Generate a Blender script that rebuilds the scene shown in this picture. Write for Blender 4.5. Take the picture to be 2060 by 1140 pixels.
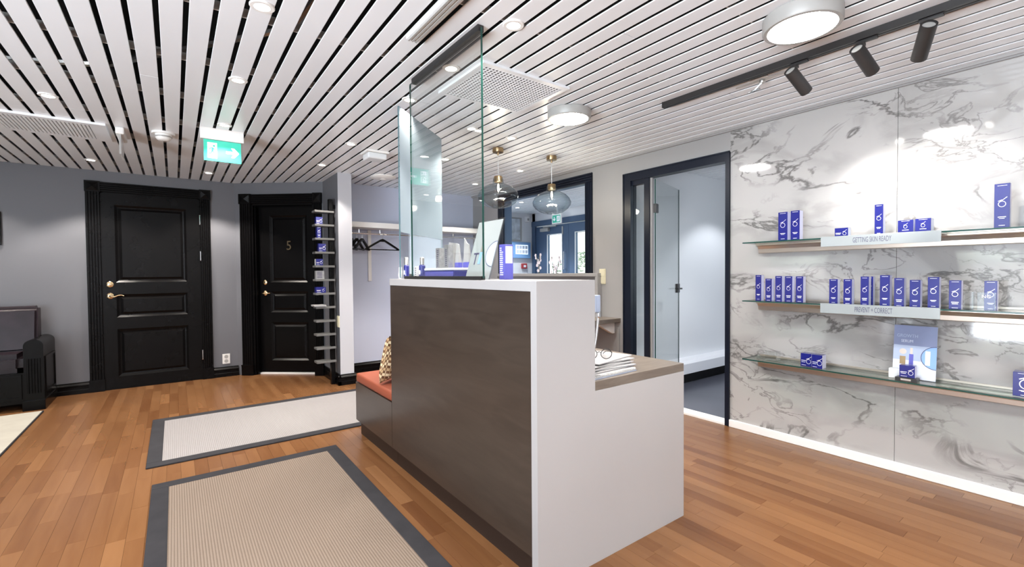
import bpy, bmesh, math, random
from mathutils import Matrix, Vector
random.seed(7)
PI = math.pi
S = bpy.context.scene
for o in list(bpy.data.objects): bpy.data.objects.remove(o)
COL = S.collection

# ------------------------------------------------------------------ camera, world, exposure
def look_matrix(yaw, pitch, roll):
    f = Vector((math.sin(yaw)*math.cos(pitch), math.cos(yaw)*math.cos(pitch), math.sin(pitch)))
    r = Vector((math.cos(yaw), -math.sin(yaw), 0)); u = r.cross(f)
    r2 = r*math.cos(roll)+u*math.sin(roll); u2 = -r*math.sin(roll)+u*math.cos(roll)
    return Matrix((( r2.x, u2.x, -f.x, 0), (r2.y, u2.y, -f.y, 0), (r2.z, u2.z, -f.z, 1.19), (0, 0, 0, 1)))
camd = bpy.data.cameras.new('camera'); cam = bpy.data.objects.new('camera', camd); COL.objects.link(cam)
camd.sensor_fit = 'HORIZONTAL'; camd.sensor_width = 36; camd.lens = 36*925.525/2060; camd.clip_start = 0.03
CAMM = look_matrix(math.radians(36.27186), math.radians(-1.29434), math.radians(-0.43063))
cam.matrix_world = CAMM
S.camera = cam
S.view_settings.view_transform = 'Standard'; S.view_settings.look = 'None'
S.view_settings.gamma = 1; S.view_settings.use_curve_mapping = False
S.view_settings.exposure = 0.32
S.cycles.use_denoising = True
S.cycles.max_bounces = 8; S.cycles.diffuse_bounces = 4; S.cycles.transparent_max_bounces = 16
S.cycles.sample_clamp_indirect = 6; S.cycles.caustics_reflective = False; S.cycles.caustics_refractive = False
wd = bpy.data.worlds.new('World'); S.world = wd; wd.use_nodes = True
bg = wd.node_tree.nodes['Background']; bg.inputs[0].default_value = (0.78, 0.89, 1.0, 1); bg.inputs[1].default_value = 3.0
DOWN_W = 50.0       # each recessed downlight
DRUM_E = 150.0       # emission of the round ceiling lamps
SPOT_W = 27.0      # track spotlights
WARM = (1.0, 0.91, 0.82)
# added fill lights beyond openings in the left wall, one aimed up at the ceiling
def area(name, loc, rot, sx, sy, w, col):
    d = bpy.data.lights.new(name, 'AREA'); d.shape = 'RECTANGLE'; d.size = sx; d.size_y = sy; d.energy = w; d.color = col
    o = bpy.data.objects.new(name, d); COL.objects.link(o); o.location = loc; o.rotation_euler = rot
SIDE_FILL_W, UP_FILL_W = 50, 3100
area('added_side_fill', (-3.9, -1.0, 1.15), (PI/2, 0, -PI/2), 3.8, 2.12, SIDE_FILL_W, (0.84, 0.92, 1.0))
area('added_upward_fill', (-6.0, -0.3, -0.02), (PI, 0, 0), 4.0, 6.0, UP_FILL_W, (0.86, 0.93, 1.0))

# ------------------------------------------------------------------ materials
MATS = {}
def nmat(name):
    m = bpy.data.materials.new(name); m.use_nodes = True; MATS[name] = m
    nt = m.node_tree; b = nt.nodes['Principled BSDF']
    return m, nt, b
def mat(name, col, rough=0.5, metal=0.0, emit=None, es=0.0, coat=0.0, spec=0.5, bump=0.0, bscale=60, var=0.0, vscale=4):
    m, nt, b = nmat(name)
    b.inputs['Base Color'].default_value = (*col, 1); b.inputs['Roughness'].default_value = rough
    b.inputs['Metallic'].default_value = metal; b.inputs['Specular IOR Level'].default_value = spec
    if coat: b.inputs['Coat Weight'].default_value = coat; b.inputs['Coat Roughness'].default_value = 0.08
    if emit: b.inputs['Emission Color'].default_value = (*emit, 1); b.inputs['Emission Strength'].default_value = es
    if var or bump:
        tc = nt.nodes.new('ShaderNodeTexCoord')
    if var:
        n = nt.nodes.new('ShaderNodeTexNoise'); n.inputs['Scale'].default_value = vscale; n.inputs['Detail'].default_value = 5
        nt.links.new(tc.outputs['Object'], n.inputs['Vector'])
        r = nt.nodes.new('ShaderNodeValToRGB')
        r.color_ramp.elements[0].position = 0.3; r.color_ramp.elements[1].position = 0.7
        r.color_ramp.elements[0].color = (*[c*(1-var) for c in col], 1); r.color_ramp.elements[1].color = (*[min(1, c*(1+var)) for c in col], 1)
        nt.links.new(n.outputs['Fac'], r.inputs['Fac']); nt.links.new(r.outputs['Color'], b.inputs['Base Color'])
    if bump:
        n2 = nt.nodes.new('ShaderNodeTexNoise'); n2.inputs['Scale'].default_value = bscale; n2.inputs['Detail'].default_value = 3
        nt.links.new(tc.outputs['Object'], n2.inputs['Vector'])
        bp = nt.nodes.new('ShaderNodeBump'); bp.inputs['Strength'].default_value = bump; bp.inputs['Distance'].default_value = 0.002
        nt.links.new(n2.outputs['Fac'], bp.inputs['Height']); nt.links.new(bp.outputs['Normal'], b.inputs['Normal'])
    return m
def wood(name, c0, c1, stretch, rough=0.4, coat=0.0, attr=False, ramp=(0.3, 0.7), scale=1.0, bump=0.05):
    """stretch: noise scale along x, y, z; attr: per-piece tone stored on the mesh"""
    m, nt, b = nmat(name); L = nt.links.new; N = nt.nodes.new
    g = N('ShaderNodeNewGeometry'); mp = N('ShaderNodeMapping'); mp.inputs['Scale'].default_value = stretch
    L(g.outputs['Position'], mp.inputs['Vector'])
    n = N('ShaderNodeTexNoise'); n.inputs['Scale'].default_value = scale; n.inputs['Detail'].default_value = 3 if attr else 6; n.inputs['Distortion'].default_value = 0.5 if attr else 1.2
    if attr:
        n.noise_dimensions = '4D'; a = N('ShaderNodeAttribute'); a.attribute_name = 'tone'
        ml = N('ShaderNodeMath'); ml.operation = 'MULTIPLY'; ml.inputs[1].default_value = 37.0
        L(a.outputs['Fac'], ml.inputs[0]); L(ml.outputs[0], n.inputs['W'])
    L(mp.outputs['Vector'], n.inputs['Vector'])
    r = N('ShaderNodeValToRGB'); r.color_ramp.elements[0].position = ramp[0]; r.color_ramp.elements[1].position = ramp[1]
    r.color_ramp.elements[0].color = (*c0, 1); r.color_ramp.elements[1].color = (*c1, 1)
    if attr:
        m1 = N('ShaderNodeMath'); m1.operation = 'MULTIPLY'; m1.inputs[1].default_value = 0.45; L(n.outputs['Fac'], m1.inputs[0])
        m2 = N('ShaderNodeMath'); m2.operation = 'MULTIPLY_ADD'; m2.inputs[1].default_value = 0.55; L(a.outputs['Fac'], m2.inputs[0]); L(m1.outputs[0], m2.inputs[2])
        L(m2.outputs[0], r.inputs['Fac'])
    else: L(n.outputs['Fac'], r.inputs['Fac'])
    L(r.outputs['Color'], b.inputs['Base Color']); b.inputs['Roughness'].default_value = rough
    if coat: b.inputs['Coat Weight'].default_value = coat; b.inputs['Coat Roughness'].default_value = 0.2
    bp = N('ShaderNodeBump'); bp.inputs['Strength'].default_value = bump; bp.inputs['Distance'].default_value = 0.002
    L(n.outputs['Fac'], bp.inputs['Height']); L(bp.outputs['Normal'], b.inputs['Normal'])
    return m
def glass(name, tint, film=0.0, filmcol=(1, 1, 1), ior=1.5, rough=0.0):
    m = bpy.data.materials.new(name); m.use_nodes = True; MATS[name] = m
    nt = m.node_tree; nt.nodes.clear(); N = nt.nodes.new; L = nt.links.new
    out = N('ShaderNodeOutputMaterial'); tr = N('ShaderNodeBsdfTransparent'); tr.inputs[0].default_value = (*tint, 1)
    gl = N('ShaderNodeBsdfGlossy'); gl.inputs['Roughness'].default_value = rough
    fr = N('ShaderNodeFresnel'); ge = N('ShaderNodeNewGeometry'); im = N('ShaderNodeMix')
    im.inputs[2].default_value = ior; im.inputs[3].default_value = 1/ior; L(ge.outputs['Backfacing'], im.inputs[0]); L(im.outputs[0], fr.inputs['IOR'])   # same reflectance from both sides
    mx = N('ShaderNodeMixShader'); L(fr.outputs[0], mx.inputs[0]); L(gl.outputs[0], mx.inputs[2])
    if film:
        df = N('ShaderNodeBsdfDiffuse'); df.inputs[0].default_value = (*filmcol, 1)
        tl = N('ShaderNodeBsdfTranslucent'); tl.inputs[0].default_value = (*filmcol, 1)
        m1 = N('ShaderNodeMixShader'); m1.inputs[0].default_value = 0.45; L(df.outputs[0], m1.inputs[1]); L(tl.outputs[0], m1.inputs[2])
        m2 = N('ShaderNodeMixShader'); m2.inputs[0].default_value = film; L(tr.outputs[0], m2.inputs[1]); L(m1.outputs[0], m2.inputs[2])
        L(m2.outputs[0], mx.inputs[1])
    else: L(tr.outputs[0], mx.inputs[1])
    L(mx.outputs[0], out.inputs[0])
    return m
def marble(name):
    m, nt, b = nmat(name); L = nt.links.new; N = nt.nodes.new
    g = N('ShaderNodeNewGeometry'); mp = N('ShaderNodeMapping'); mp.inputs['Rotation'].default_value = (math.radians(35), 0, 0); mp.inputs['Scale'].default_value = (1, 1.0, 1.9)
    L(g.outputs['Position'], mp.inputs['Vector'])
    def vein(scale, width, off, dist, det):
        v = N('ShaderNodeVectorMath'); v.inputs[1].default_value = off; L(mp.outputs['Vector'], v.inputs[0])
        n = N('ShaderNodeTexNoise'); n.inputs['Scale'].default_value = scale; n.inputs['Detail'].default_value = det; n.inputs['Distortion'].default_value = dist; n.inputs['Roughness'].default_value = 0.55
        L(v.outputs[0], n.inputs['Vector'])
        s = N('ShaderNodeMath'); s.operation = 'SUBTRACT'; s.inputs[1].default_value = 0.5; L(n.outputs['Fac'], s.inputs[0])
        a = N('ShaderNodeMath'); a.operation = 'ABSOLUTE'; L(s.outputs[0], a.inputs[0])
        r = N('ShaderNodeMapRange'); r.inputs[1].default_value = 0; r.inputs[2].default_value = width; r.inputs[3].default_value = 1; r.inputs[4].default_value = 0
        r.interpolation_type = 'SMOOTHSTEP'; L(a.outputs[0], r.inputs[0]); return r.outputs[0]
    def mask(scale, lo, hi, off):
        v = N('ShaderNodeVectorMath'); v.inputs[1].default_value = off; L(mp.outputs['Vector'], v.inputs[0])
        n = N('ShaderNodeTexNoise'); n.inputs['Scale'].default_value = scale; n.inputs['Detail'].default_value = 2; L(v.outputs[0], n.inputs['Vector'])
        r = N('ShaderNodeMapRange'); r.inputs[1].default_value = lo; r.inputs[2].default_value = hi; L(n.outputs['Fac'], r.inputs[0]); return r.outputs[0]
    def mul(a, c):
        q = N('ShaderNodeMath'); q.operation = 'MULTIPLY'; L(a, q.inputs[0])
        if isinstance(c, float): q.inputs[1].default_value = c
        else: L(c, q.inputs[1])
        return q.outputs[0]
    def mx(a, c):
        q = N('ShaderNodeMath'); q.operation = 'MAXIMUM'; L(a, q.inputs[0]); L(c, q.inputs[1]); return q.outputs[0]
    M1 = mask(1.5, 0.46, 0.58, (3.1, 0.4, 1.7))
    v1 = mul(mul(vein(1.7, 0.028, (0, 0.3, 0.8), 0.7, 9), M1), 0.95)
    v2 = mul(mul(vein(4.2, 0.03, (5, 2.3, 1.1), 0.9, 8), mask(1.3, 0.5, 0.6, (3.1, 0.4, 1.7))), 0.7)
    v3 = mul(mul(vein(1.5, 0.12, (0, 0.3, 0.8), 0.7, 9), M1), 0.30)
    allv = mx(mx(v1, v2), v3)
    r = N('ShaderNodeMix'); r.data_type = 'RGBA'
    r.inputs[6].default_value = (0.41, 0.40, 0.39, 1); r.inputs[7].default_value = (0.13, 0.125, 0.122, 1)
    L(allv, r.inputs[0]); L(r.outputs[2], b.inputs['Base Color'])
    b.inputs['Roughness'].default_value = 0.06; b.inputs['Specular IOR Level'].default_value = 0.5
    return m
def checker(name, c0, c1, c2, scale):
    m, nt, b = nmat(name); L = nt.links.new; N = nt.nodes.new
    tc = N('ShaderNodeTexCoord'); ck = N('ShaderNodeTexChecker'); ck.inputs['Scale'].default_value = scale
    ck.inputs[1].default_value = (*c0, 1); ck.inputs[2].default_value = (*c1, 1); L(tc.outputs['Object'], ck.inputs['Vector'])
    ck2 = N('ShaderNodeTexChecker'); ck2.inputs['Scale'].default_value = scale/2; ck2.inputs[1].default_value = (1, 1, 1, 1); ck2.inputs[2].default_value = (*c2, 1)
    L(tc.outputs['Object'], ck2.inputs['Vector'])
    mm = N('ShaderNodeMix'); mm.data_type = 'RGBA'; mm.blend_type = 'MULTIPLY'; mm.inputs[0].default_value = 1; L(ck.outputs[0], mm.inputs[6]); L(ck2.outputs[0], mm.inputs[7])
    L(mm.outputs[2], b.inputs['Base Color']); b.inputs['Roughness'].default_value = 0.85
    return m
def ribbed(name, c0, c1, period):
    m, nt, b = nmat(name); L = nt.links.new; N = nt.nodes.new
    g = N('ShaderNodeNewGeometry'); w = N('ShaderNodeTexWave'); w.wave_type = 'BANDS'; w.bands_direction = 'X'
    w.inputs['Scale'].default_value = 2*PI/(20*period); w.inputs['Distortion'].default_value = 0.6; w.inputs['Detail'].default_value = 2; w.inputs['Detail Scale'].default_value = 8
    L(g.outputs['Position'], w.inputs['Vector'])
    r = N('ShaderNodeValToRGB'); r.color_ramp.elements[0].color = (*c0, 1); r.color_ramp.elements[1].color = (*c1, 1); r.color_ramp.elements[1].position = 0.6
    L(w.outputs['Fac'], r.inputs['Fac']); L(r.outputs['Color'], b.inputs['Base Color'])
    bp = N('ShaderNodeBump'); bp.inputs['Strength'].default_value = 0.5; bp.inputs['Distance'].default_value = 0.003
    L(w.outputs['Fac'], bp.inputs['Height']); L(bp.outputs['Normal'], b.inputs['Normal']); b.inputs['Roughness'].default_value = 0.95; b.inputs['Specular IOR Level'].default_value = 0.1
    return m

M = {}
M['slat'] = mat('slat_white', (0.80, 0.82, 0.85), 0.28, var=0.015, vscale=1.5)
M['void'] = mat('ceiling_void', (0.006, 0.006, 0.007), 0.9)
M['carrier'] = mat('carrier_grey', (0.45, 0.44, 0.42), 0.5)
M['duct'] = mat('duct_dark', (0.05, 0.05, 0.055), 0.6)
M['floor'] = wood('parquet', (0.108, 0.043, 0.0155), (0.208, 0.102, 0.043), (16, 1.6, 1), 0.27, 0.0, True, (0.18, 0.85), 1.0, 0.0)
M['floor'].node_tree.nodes['Principled BSDF'].inputs['Specular IOR Level'].default_value = 0.35
M['sub'] = mat('subfloor', (0.07, 0.03, 0.015), 0.8)
M['darkwall'] = mat('wall_dark_grey', (0.125, 0.128, 0.142), 0.45, bump=0.03, bscale=150)
M['col'] = mat('wall_pale', (0.45, 0.455, 0.49), 0.5, bump=0.02, bscale=150)
M['niche'] = mat('wall_niche', (0.53, 0.575, 0.72), 0.5, bump=0.02, bscale=150)
M['taupe'] = mat('wall_taupe', (0.285, 0.278, 0.275), 0.5, bump=0.02, bscale=150)
M['white'] = mat('white_paint', (0.78, 0.77, 0.76), 0.4)
M['whitewall'] = mat('wall_white', (0.74, 0.75, 0.77), 0.35)
M['marble'] = marble('marble_veined')
M['black'] = mat('black_paint', (0.0032, 0.003, 0.0032), 0.26, var=0.1, spec=0.12)
M['navy'] = mat('door_navy', (0.006, 0.009, 0.018), 0.35, spec=0.25)
M['steelnavy'] = mat('entrance_blue', (0.055, 0.095, 0.165), 0.4)
M['gold'] = mat('brass', (0.80, 0.62, 0.38), 0.18, 1.0)
M['bronze'] = mat('aged_brass', (0.38, 0.27, 0.15), 0.3, 1.0)
M['chrome'] = mat('chrome', (0.78, 0.78, 0.8), 0.12, 1.0)
M['steel'] = mat('brushed_steel', (0.62, 0.6, 0.58), 0.3, 1.0)
M['champ'] = mat('champagne_aluminium', (0.62, 0.54, 0.47), 0.3, 0.85)
M['deskwhite'] = mat('white_laminate', (0.385, 0.38, 0.385), 0.35, var=0.01)
M['veneer'] = wood('smoked_veneer', (0.036, 0.026, 0.020), (0.049, 0.036, 0.028), (1, 2.0, 14), 0.32, 0.0, False, (0.35, 0.7), 1.6, 0.02)
M['worktop'] = wood('taupe_worktop', (0.12, 0.098, 0.08), (0.185, 0.155, 0.128), (3, 16, 16), 0.32, 0.0, False, (0.3, 0.7), 1.5, 0.02)
M['toe'] = mat('toe_kick', (0.022, 0.013, 0.010), 0.5)
M['seat'] = mat('rust_fabric', (0.27, 0.062, 0.028), 0.7, bump=0.15, bscale=300)
M['pillow'] = checker('check_weave', (0.75, 0.62, 0.40), (0.17, 0.085, 0.04), (0.72, 0.6, 0.5), 55)
M['leather'] = mat('plum_leather', (0.018, 0.012, 0.016), 0.33, bump=0.25, bscale=25, var=0.3, vscale=6, spec=0.25)
M['rugborder'] = mat('rug_border', (0.031, 0.031, 0.035), 0.9, bump=0.3, bscale=250, var=0.12, vscale=8, spec=0.1)
M['rug'] = ribbed('sisal', (0.135, 0.105, 0.083), (0.21, 0.17, 0.14), 0.011)
M['rugpale'] = ribbed('sisal_pale', (0.20, 0.19, 0.19), (0.26, 0.25, 0.252), 0.011)
M['cream'] = mat('cream_carpet', (0.36, 0.345, 0.30), 0.95, bump=0.4, bscale=200, var=0.06, vscale=6, spec=0.1)
M['blackmetal'] = mat('black_metal', (0.018, 0.017, 0.017), 0.4)
M['lampgrey'] = mat('lamp_grey', (0.36, 0.355, 0.34), 0.35)
M['blue'] = mat('carton_blue', (0.012, 0.015, 0.16), 0.25, coat=0.3)
M['lilac'] = mat('carton_side', (0.58, 0.60, 0.78), 0.3)
M['silver'] = mat('print_silver', (0.80, 0.80, 0.84), 0.3, 0.4)
M['print'] = mat('print_white', (0.85, 0.85, 0.90), 0.5)
M['silverbox'] = mat('silver_carton', (0.36, 0.36, 0.37), 0.3, 0.5, var=0.2, vscale=40)
M['purple'] = mat('carton_purple', (0.10, 0.10, 0.42), 0.3)
M['palebl'] = mat('print_lilac', (0.62, 0.58, 0.80), 0.4)
M['inkgrey'] = mat('label_ink', (0.07, 0.07, 0.12), 0.5)
M['ink'] = mat('print_ink', (0.05, 0.045, 0.10), 0.5)
M['paper'] = mat('paper', (0.34, 0.337, 0.342), 0.7)
M['ledge'] = mat('ledge_white', (0.80, 0.80, 0.83), 0.3)
M['officefloor'] = mat('office_floor', (0.075, 0.078, 0.10), 0.28, var=0.12, vscale=3)
M['pbl'] = mat('poster_blue', (0.20, 0.24, 0.40), 0.3, var=0.06, vscale=6)
M['pbm'] = mat('poster_mid', (0.36, 0.43, 0.58), 0.3)
M['pbw'] = mat('poster_pale', (0.62, 0.66, 0.76), 0.3)
M['psk'] = mat('poster_sky', (0.22, 0.38, 0.72), 0.3)
M['acrylwhite'] = mat('acrylic_white', (0.70, 0.73, 0.75), 0.15)
M['cardpale'] = mat('card_pale', (0.29, 0.32, 0.33), 0.2)
M['screenblue'] = mat('panel_blue', (0.18, 0.35, 0.62), 0.3)
M['green'] = mat('exit_green', (0.02, 0.30, 0.22), 0.4, emit=(0.07, 0.62, 0.45), es=0.6)
M['exitwhite'] = mat('exit_white', (0.9, 0.95, 0.95), 0.4, emit=(0.9, 1, 0.98), es=0.8)
M['greenp'] = mat('sign_green', (0.02, 0.28, 0.19), 0.4, emit=(0.01, 0.4, 0.28), es=0.25)
M['lamp'] = mat('lamp_diffuser', (1, 1, 1), 0.5, emit=(1.0, 0.975, 0.94), es=DRUM_E)
M['spotlens'] = mat('downlight_lens', (1, 1, 1), 0.5, emit=(1.0, 0.95, 0.88), es=14)
M['filament'] = mat('filament', (1, 0.9, 0.7), 0.5, emit=(1.0, 0.80, 0.52), es=40)
M['screen'] = mat('screen_lit', (0.7, 0.85, 1), 0.4, emit=(0.75, 0.88, 1.0), es=0.9)
M['red'] = mat('alarm_red', (0.38, 0.03, 0.035), 0.35)
M['plastic'] = mat('white_plastic', (0.80, 0.79, 0.77), 0.35)
M['ivory'] = mat('ivory_plastic', (0.62, 0.58, 0.42), 0.35)
M['pane'] = glass('clear_glass', (0.97, 0.985, 0.98))
M['shelfglass'] = glass('shelf_glass', (0.86, 0.94, 0.91))
M['film'] = glass('frosted_glass', (0.72, 0.82, 0.86), 0.93, (0.40, 0.48, 0.54), ior=1.06)
M['gedge'] = mat('glass_edge', (0.012, 0.055, 0.045), 0.12)
M['gedge2'] = mat('glass_edge_blue', (0.03, 0.085, 0.10), 0.12)
M['globe'] = glass('smoked_globe', (0.80, 0.86, 0.885), 0.0, ior=1.6)
_nt = M['globe'].node_tree; _lw = _nt.nodes.new('ShaderNodeLayerWeight'); _lw.inputs[0].default_value = 0.35; _rp = _nt.nodes.new('ShaderNodeValToRGB')   # the glass is thicker to look through at the rim
_rp.color_ramp.elements[0].color = (0.90, 0.94, 0.955, 1); _rp.color_ramp.elements[1].color = (0.38, 0.47, 0.52, 1); _nt.links.new(_lw.outputs['Facing'], _rp.inputs[0]); _nt.links.new(_rp.outputs[0], [n for n in _nt.nodes if n.type == 'BSDF_TRANSPARENT'][0].inputs[0])
M['acryl'] = glass('clear_acrylic', (0.95, 0.96, 0.96), ior=1.6)
M['leafm'] = mat('foliage', (0.10, 0.15, 0.055), 0.6, var=0.4, vscale=9)
M['ground'] = mat('gravel', (0.42, 0.40, 0.36), 0.9, var=0.15, vscale=8)
M['render'] = mat('render_cream', (0.62, 0.57, 0.48), 0.8)
M['petal'] = mat('orchid_petal', (0.72, 0.66, 0.70), 0.5)
M['stem'] = mat('orchid_stem', (0.06, 0.07, 0.03), 0.6)
M['art'] = mat('print_grey', (0.50, 0.54, 0.58), 0.5, var=0.35, vscale=9)

# ------------------------------------------------------------------ builders
MW = {}
STUFF = {'lettering', 'screen_tiles', 'spiral_binding', 'running_figure', 'fluting', 'glazing_bead', 'logo_mark'}   # printed marks and fine mouldings too small to pick apart
def settag(o, label=None, cat=None, group=None, kind=None):
    if label: o['label'] = label
    if cat: o['category'] = cat
    if group: o['group'] = group
    if kind: o['kind'] = kind
    return o
def thing(name, label, cat, loc=(0, 0, 0), rz=0.0, group=None, kind=None):
    o = bpy.data.objects.new(name, None); COL.objects.link(o); o.empty_display_size = 0.05
    m = Matrix.Translation(loc) @ Matrix.Rotation(rz, 4, 'Z')
    o.matrix_world = m; MW[o.name] = m
    return settag(o, label, cat, group, kind)
def mesh(name, bm, mats, smooth=False):
    bmesh.ops.recalc_face_normals(bm, faces=bm.faces)
    me = bpy.data.meshes.new(name); bm.to_mesh(me); bm.free()
    for q in (mats if isinstance(mats, (list, tuple)) else [mats]): me.materials.append(M[q])
    if smooth:
        for p in me.polygons: p.use_smooth = True
        try: me.set_sharp_from_angle(angle=math.radians(40))
        except Exception: pass
    return me
def part(name, bm, mats, par, world=False, smooth=False):
    if world: bm.transform(MW[par.name].inverted())
    o = bpy.data.objects.new(name, mesh(name, bm, mats, smooth)); COL.objects.link(o); o.parent = par
    MW[o.name] = MW[par.name]
    if name in STUFF: o['kind'] = 'stuff'
    return o
def solo(name, bm, mats, label, cat, group=None, kind=None, smooth=False):
    """a thing that is one mesh; origin at its base centre"""
    xs = [v.co for v in bm.verts]
    c = Vector(((min(v.x for v in xs)+max(v.x for v in xs))/2, (min(v.y for v in xs)+max(v.y for v in xs))/2, min(v.z for v in xs)))
    bmesh.ops.translate(bm, verts=bm.verts, vec=-c)
    o = bpy.data.objects.new(name, mesh(name, bm, mats, smooth)); COL.objects.link(o); o.location = c
    MW[o.name] = Matrix.Translation(c)
    return settag(o, label, cat, group, kind)
def struct(name, bm, mats, label=None, cat=None):
    o = bpy.data.objects.new(name, mesh(name, bm, mats)); COL.objects.link(o); MW[o.name] = Matrix()
    return settag(o, label, cat, None, 'structure')
def B(): return bmesh.new()
def box(bm, x0, x1, y0, y1, z0, z1, mi=0, bev=0.0):
    v = [bm.verts.new(p) for p in ((x0, y0, z0), (x1, y0, z0), (x1, y1, z0), (x0, y1, z0), (x0, y0, z1), (x1, y0, z1), (x1, y1, z1), (x0, y1, z1))]
    fs = [bm.faces.new([v[i] for i in q]) for q in ((0, 3, 2, 1), (4, 5, 6, 7), (0, 1, 5, 4), (1, 2, 6, 5), (2, 3, 7, 6), (3, 0, 4, 7))]
    for f in fs: f.material_index = mi
    if bev:
        es = list({e for f in fs for e in f.edges})
        r = bmesh.ops.bevel(bm, geom=es, offset=bev, segments=2, affect='EDGES', profile=0.5)
        for f in r['faces']: f.material_index = mi
    return fs      # bottom, top, -y, +x, +y, -x
def bb(*a, **k):
    bm = B(); box(bm, *a, **k); return bm
def prism(bm, pts, axis, a0, a1, mi=0):
    """extrude a 2-D polygon; axis 'x': pts are (y,z), 'y': (x,z), 'z': (x,y)"""
    def P(p, a): return {'x': (a, p[0], p[1]), 'y': (p[0], a, p[1]), 'z': (p[0], p[1], a)}[axis]
    lo = [bm.verts.new(P(p, a0)) for p in pts]; hi = [bm.verts.new(P(p, a1)) for p in pts]; n = len(pts)
    fs = [bm.faces.new(lo), bm.faces.new(hi[::-1])]
    for i in range(n): fs.append(bm.faces.new((lo[i], lo[(i+1) % n], hi[(i+1) % n], hi[i])))
    for f in fs: f.material_index = mi
def lathe(bm, prof, c=(0, 0, 0), seg=24, mi=0, closed_ends=True, rot=None):
    rows = []
    for r, z in prof:
        row = []
        for k in range(seg):
            a = 2*PI*k/seg; p = Vector((r*math.cos(a), r*math.sin(a), z))
            if rot: p = rot @ p
            row.append(bm.verts.new(p+Vector(c)))
        rows.append(row)
    for i in range(len(rows)-1):
        for k in range(seg):
            f = bm.faces.new((rows[i][k], rows[i][(k+1) % seg], rows[i+1][(k+1) % seg], rows[i+1][k])); f.material_index = mi
    if closed_ends:
        for row in (rows[0], rows[-1]):
            f = bm.faces.new(row); f.material_index = mi
def tube(bm, pts, r, seg=8, mi=0, close=False):
    pts = [Vector(p) for p in pts]; n = len(pts); rows = []
    rr = r if isinstance(r, (list, tuple)) else [r]*n
    up = None
    for i, p in enumerate(pts):
        if close: t = pts[(i+1) % n]-pts[i-1]
        else: t = pts[min(i+1, n-1)]-pts[max(i-1, 0)]
        t.normalize()
        if up is None:
            up = Vector((0, 0, 1)) if abs(t.z) < 0.9 else Vector((1, 0, 0))
        a = t.cross(up).normalized(); up = a.cross(t).normalized()
        rows.append([bm.verts.new(p+rr[i]*(a*math.cos(2*PI*k/seg)+up*math.sin(2*PI*k/seg))) for k in range(seg)])
    m = n if close else n-1
    for i in range(m):
        A, C = rows[i], rows[(i+1) % n]
        for k in range(seg):
            f = bm.faces.new((A[k], A[(k+1) % seg], C[(k+1) % seg], C[k])); f.material_index = mi
    if not close:
        for row in (rows[0], rows[-1]):
            f = bm.faces.new(row); f.material_index = mi
def ribbon(bm, pts, w, y=0.0, t=0.0006, close=False, mi=0):
    """flat stroke in the local x-z plane, thickness t towards the viewer (-y)"""
    pts = [Vector((p[0], p[1])) for p in pts]; n = len(pts); L_ = []; R_ = []
    for i, p in enumerate(pts):
        d = (pts[(i+1) % n]-pts[i-1]) if close else (pts[min(i+1, n-1)]-pts[max(i-1, 0)])
        d.normalize(); nn = Vector((-d.y, d.x))*w/2
        L_.append(p+nn); R_.append(p-nn)
    m = n if close else n-1
    vl = [bm.verts.new((p.x, y-t, p.y)) for p in L_]; vr = [bm.verts.new((p.x, y-t, p.y)) for p in R_]
    for i in range(m):
        j = (i+1) % n; f = bm.faces.new((vl[i], vl[j], vr[j], vr[i])); f.material_index = mi
def text_bm(s, size, thick=0.0008):
    cu = bpy.data.curves.new('lettering', 'FONT'); cu.body = s; cu.size = size; cu.align_x = 'CENTER'; cu.align_y = 'CENTER'; cu.extrude = thick/2; cu.resolution_u = 3
    ob = bpy.data.objects.new('lettering', cu); COL.objects.link(ob)
    dg = bpy.context.evaluated_depsgraph_get(); me = bpy.data.meshes.new_from_object(ob.evaluated_get(dg))
    bm = B(); bm.from_mesh(me); bpy.data.objects.remove(ob); bpy.data.curves.remove(cu); bpy.data.meshes.remove(me)
    bm.transform(Matrix.Rotation(PI/2, 4, 'X'))       # lies in x-z, faces -y
    return bm
def mv(bm, x=0, y=0, z=0, sx=1, sz=1):
    bm.transform(Matrix.Translation((x, y, z)) @ Matrix.Diagonal((sx, 1, sz, 1))); return bm
def light(name, kind, loc, power, col, par=None, aim=None, **k):
    d = bpy.data.lights.new(name, kind); d.energy = power; d.color = col
    for a, v in k.items(): setattr(d, a, v)
    o = bpy.data.objects.new(name, d); COL.objects.link(o)
    m = Matrix.Translation(loc)
    if aim is not None:
        q = (Vector(aim)-Vector(loc)).to_track_quat('-Z', 'Y'); m = m @ q.to_matrix().to_4x4()
    if par is not None:
        o.parent = par; o.matrix_local = MW[par.name].inverted() @ m
    else: o.matrix_world = m
    return o
def copy_tree(o, m, label=None, group=None):
    r = o.copy(); COL.objects.link(r); r.matrix_world = m; MW[r.name] = m
    if label: r['label'] = label
    if group: r['group'] = group
    for ch in o.children:
        c = ch.copy(); COL.objects.link(c); c.parent = r; MW[c.name] = m
        for g in ch.children:
            d = g.copy(); COL.objects.link(d); d.parent = c; MW[d.name] = m
    return r
ZC = 2.275
CI = CAMM.inverted()
def to_px(p):
    q = CI @ Vector(p)
    if q.z > -0.05: return None
    return (1030+925.5*q.x/-q.z, 570-925.5*q.y/-q.z)

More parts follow.
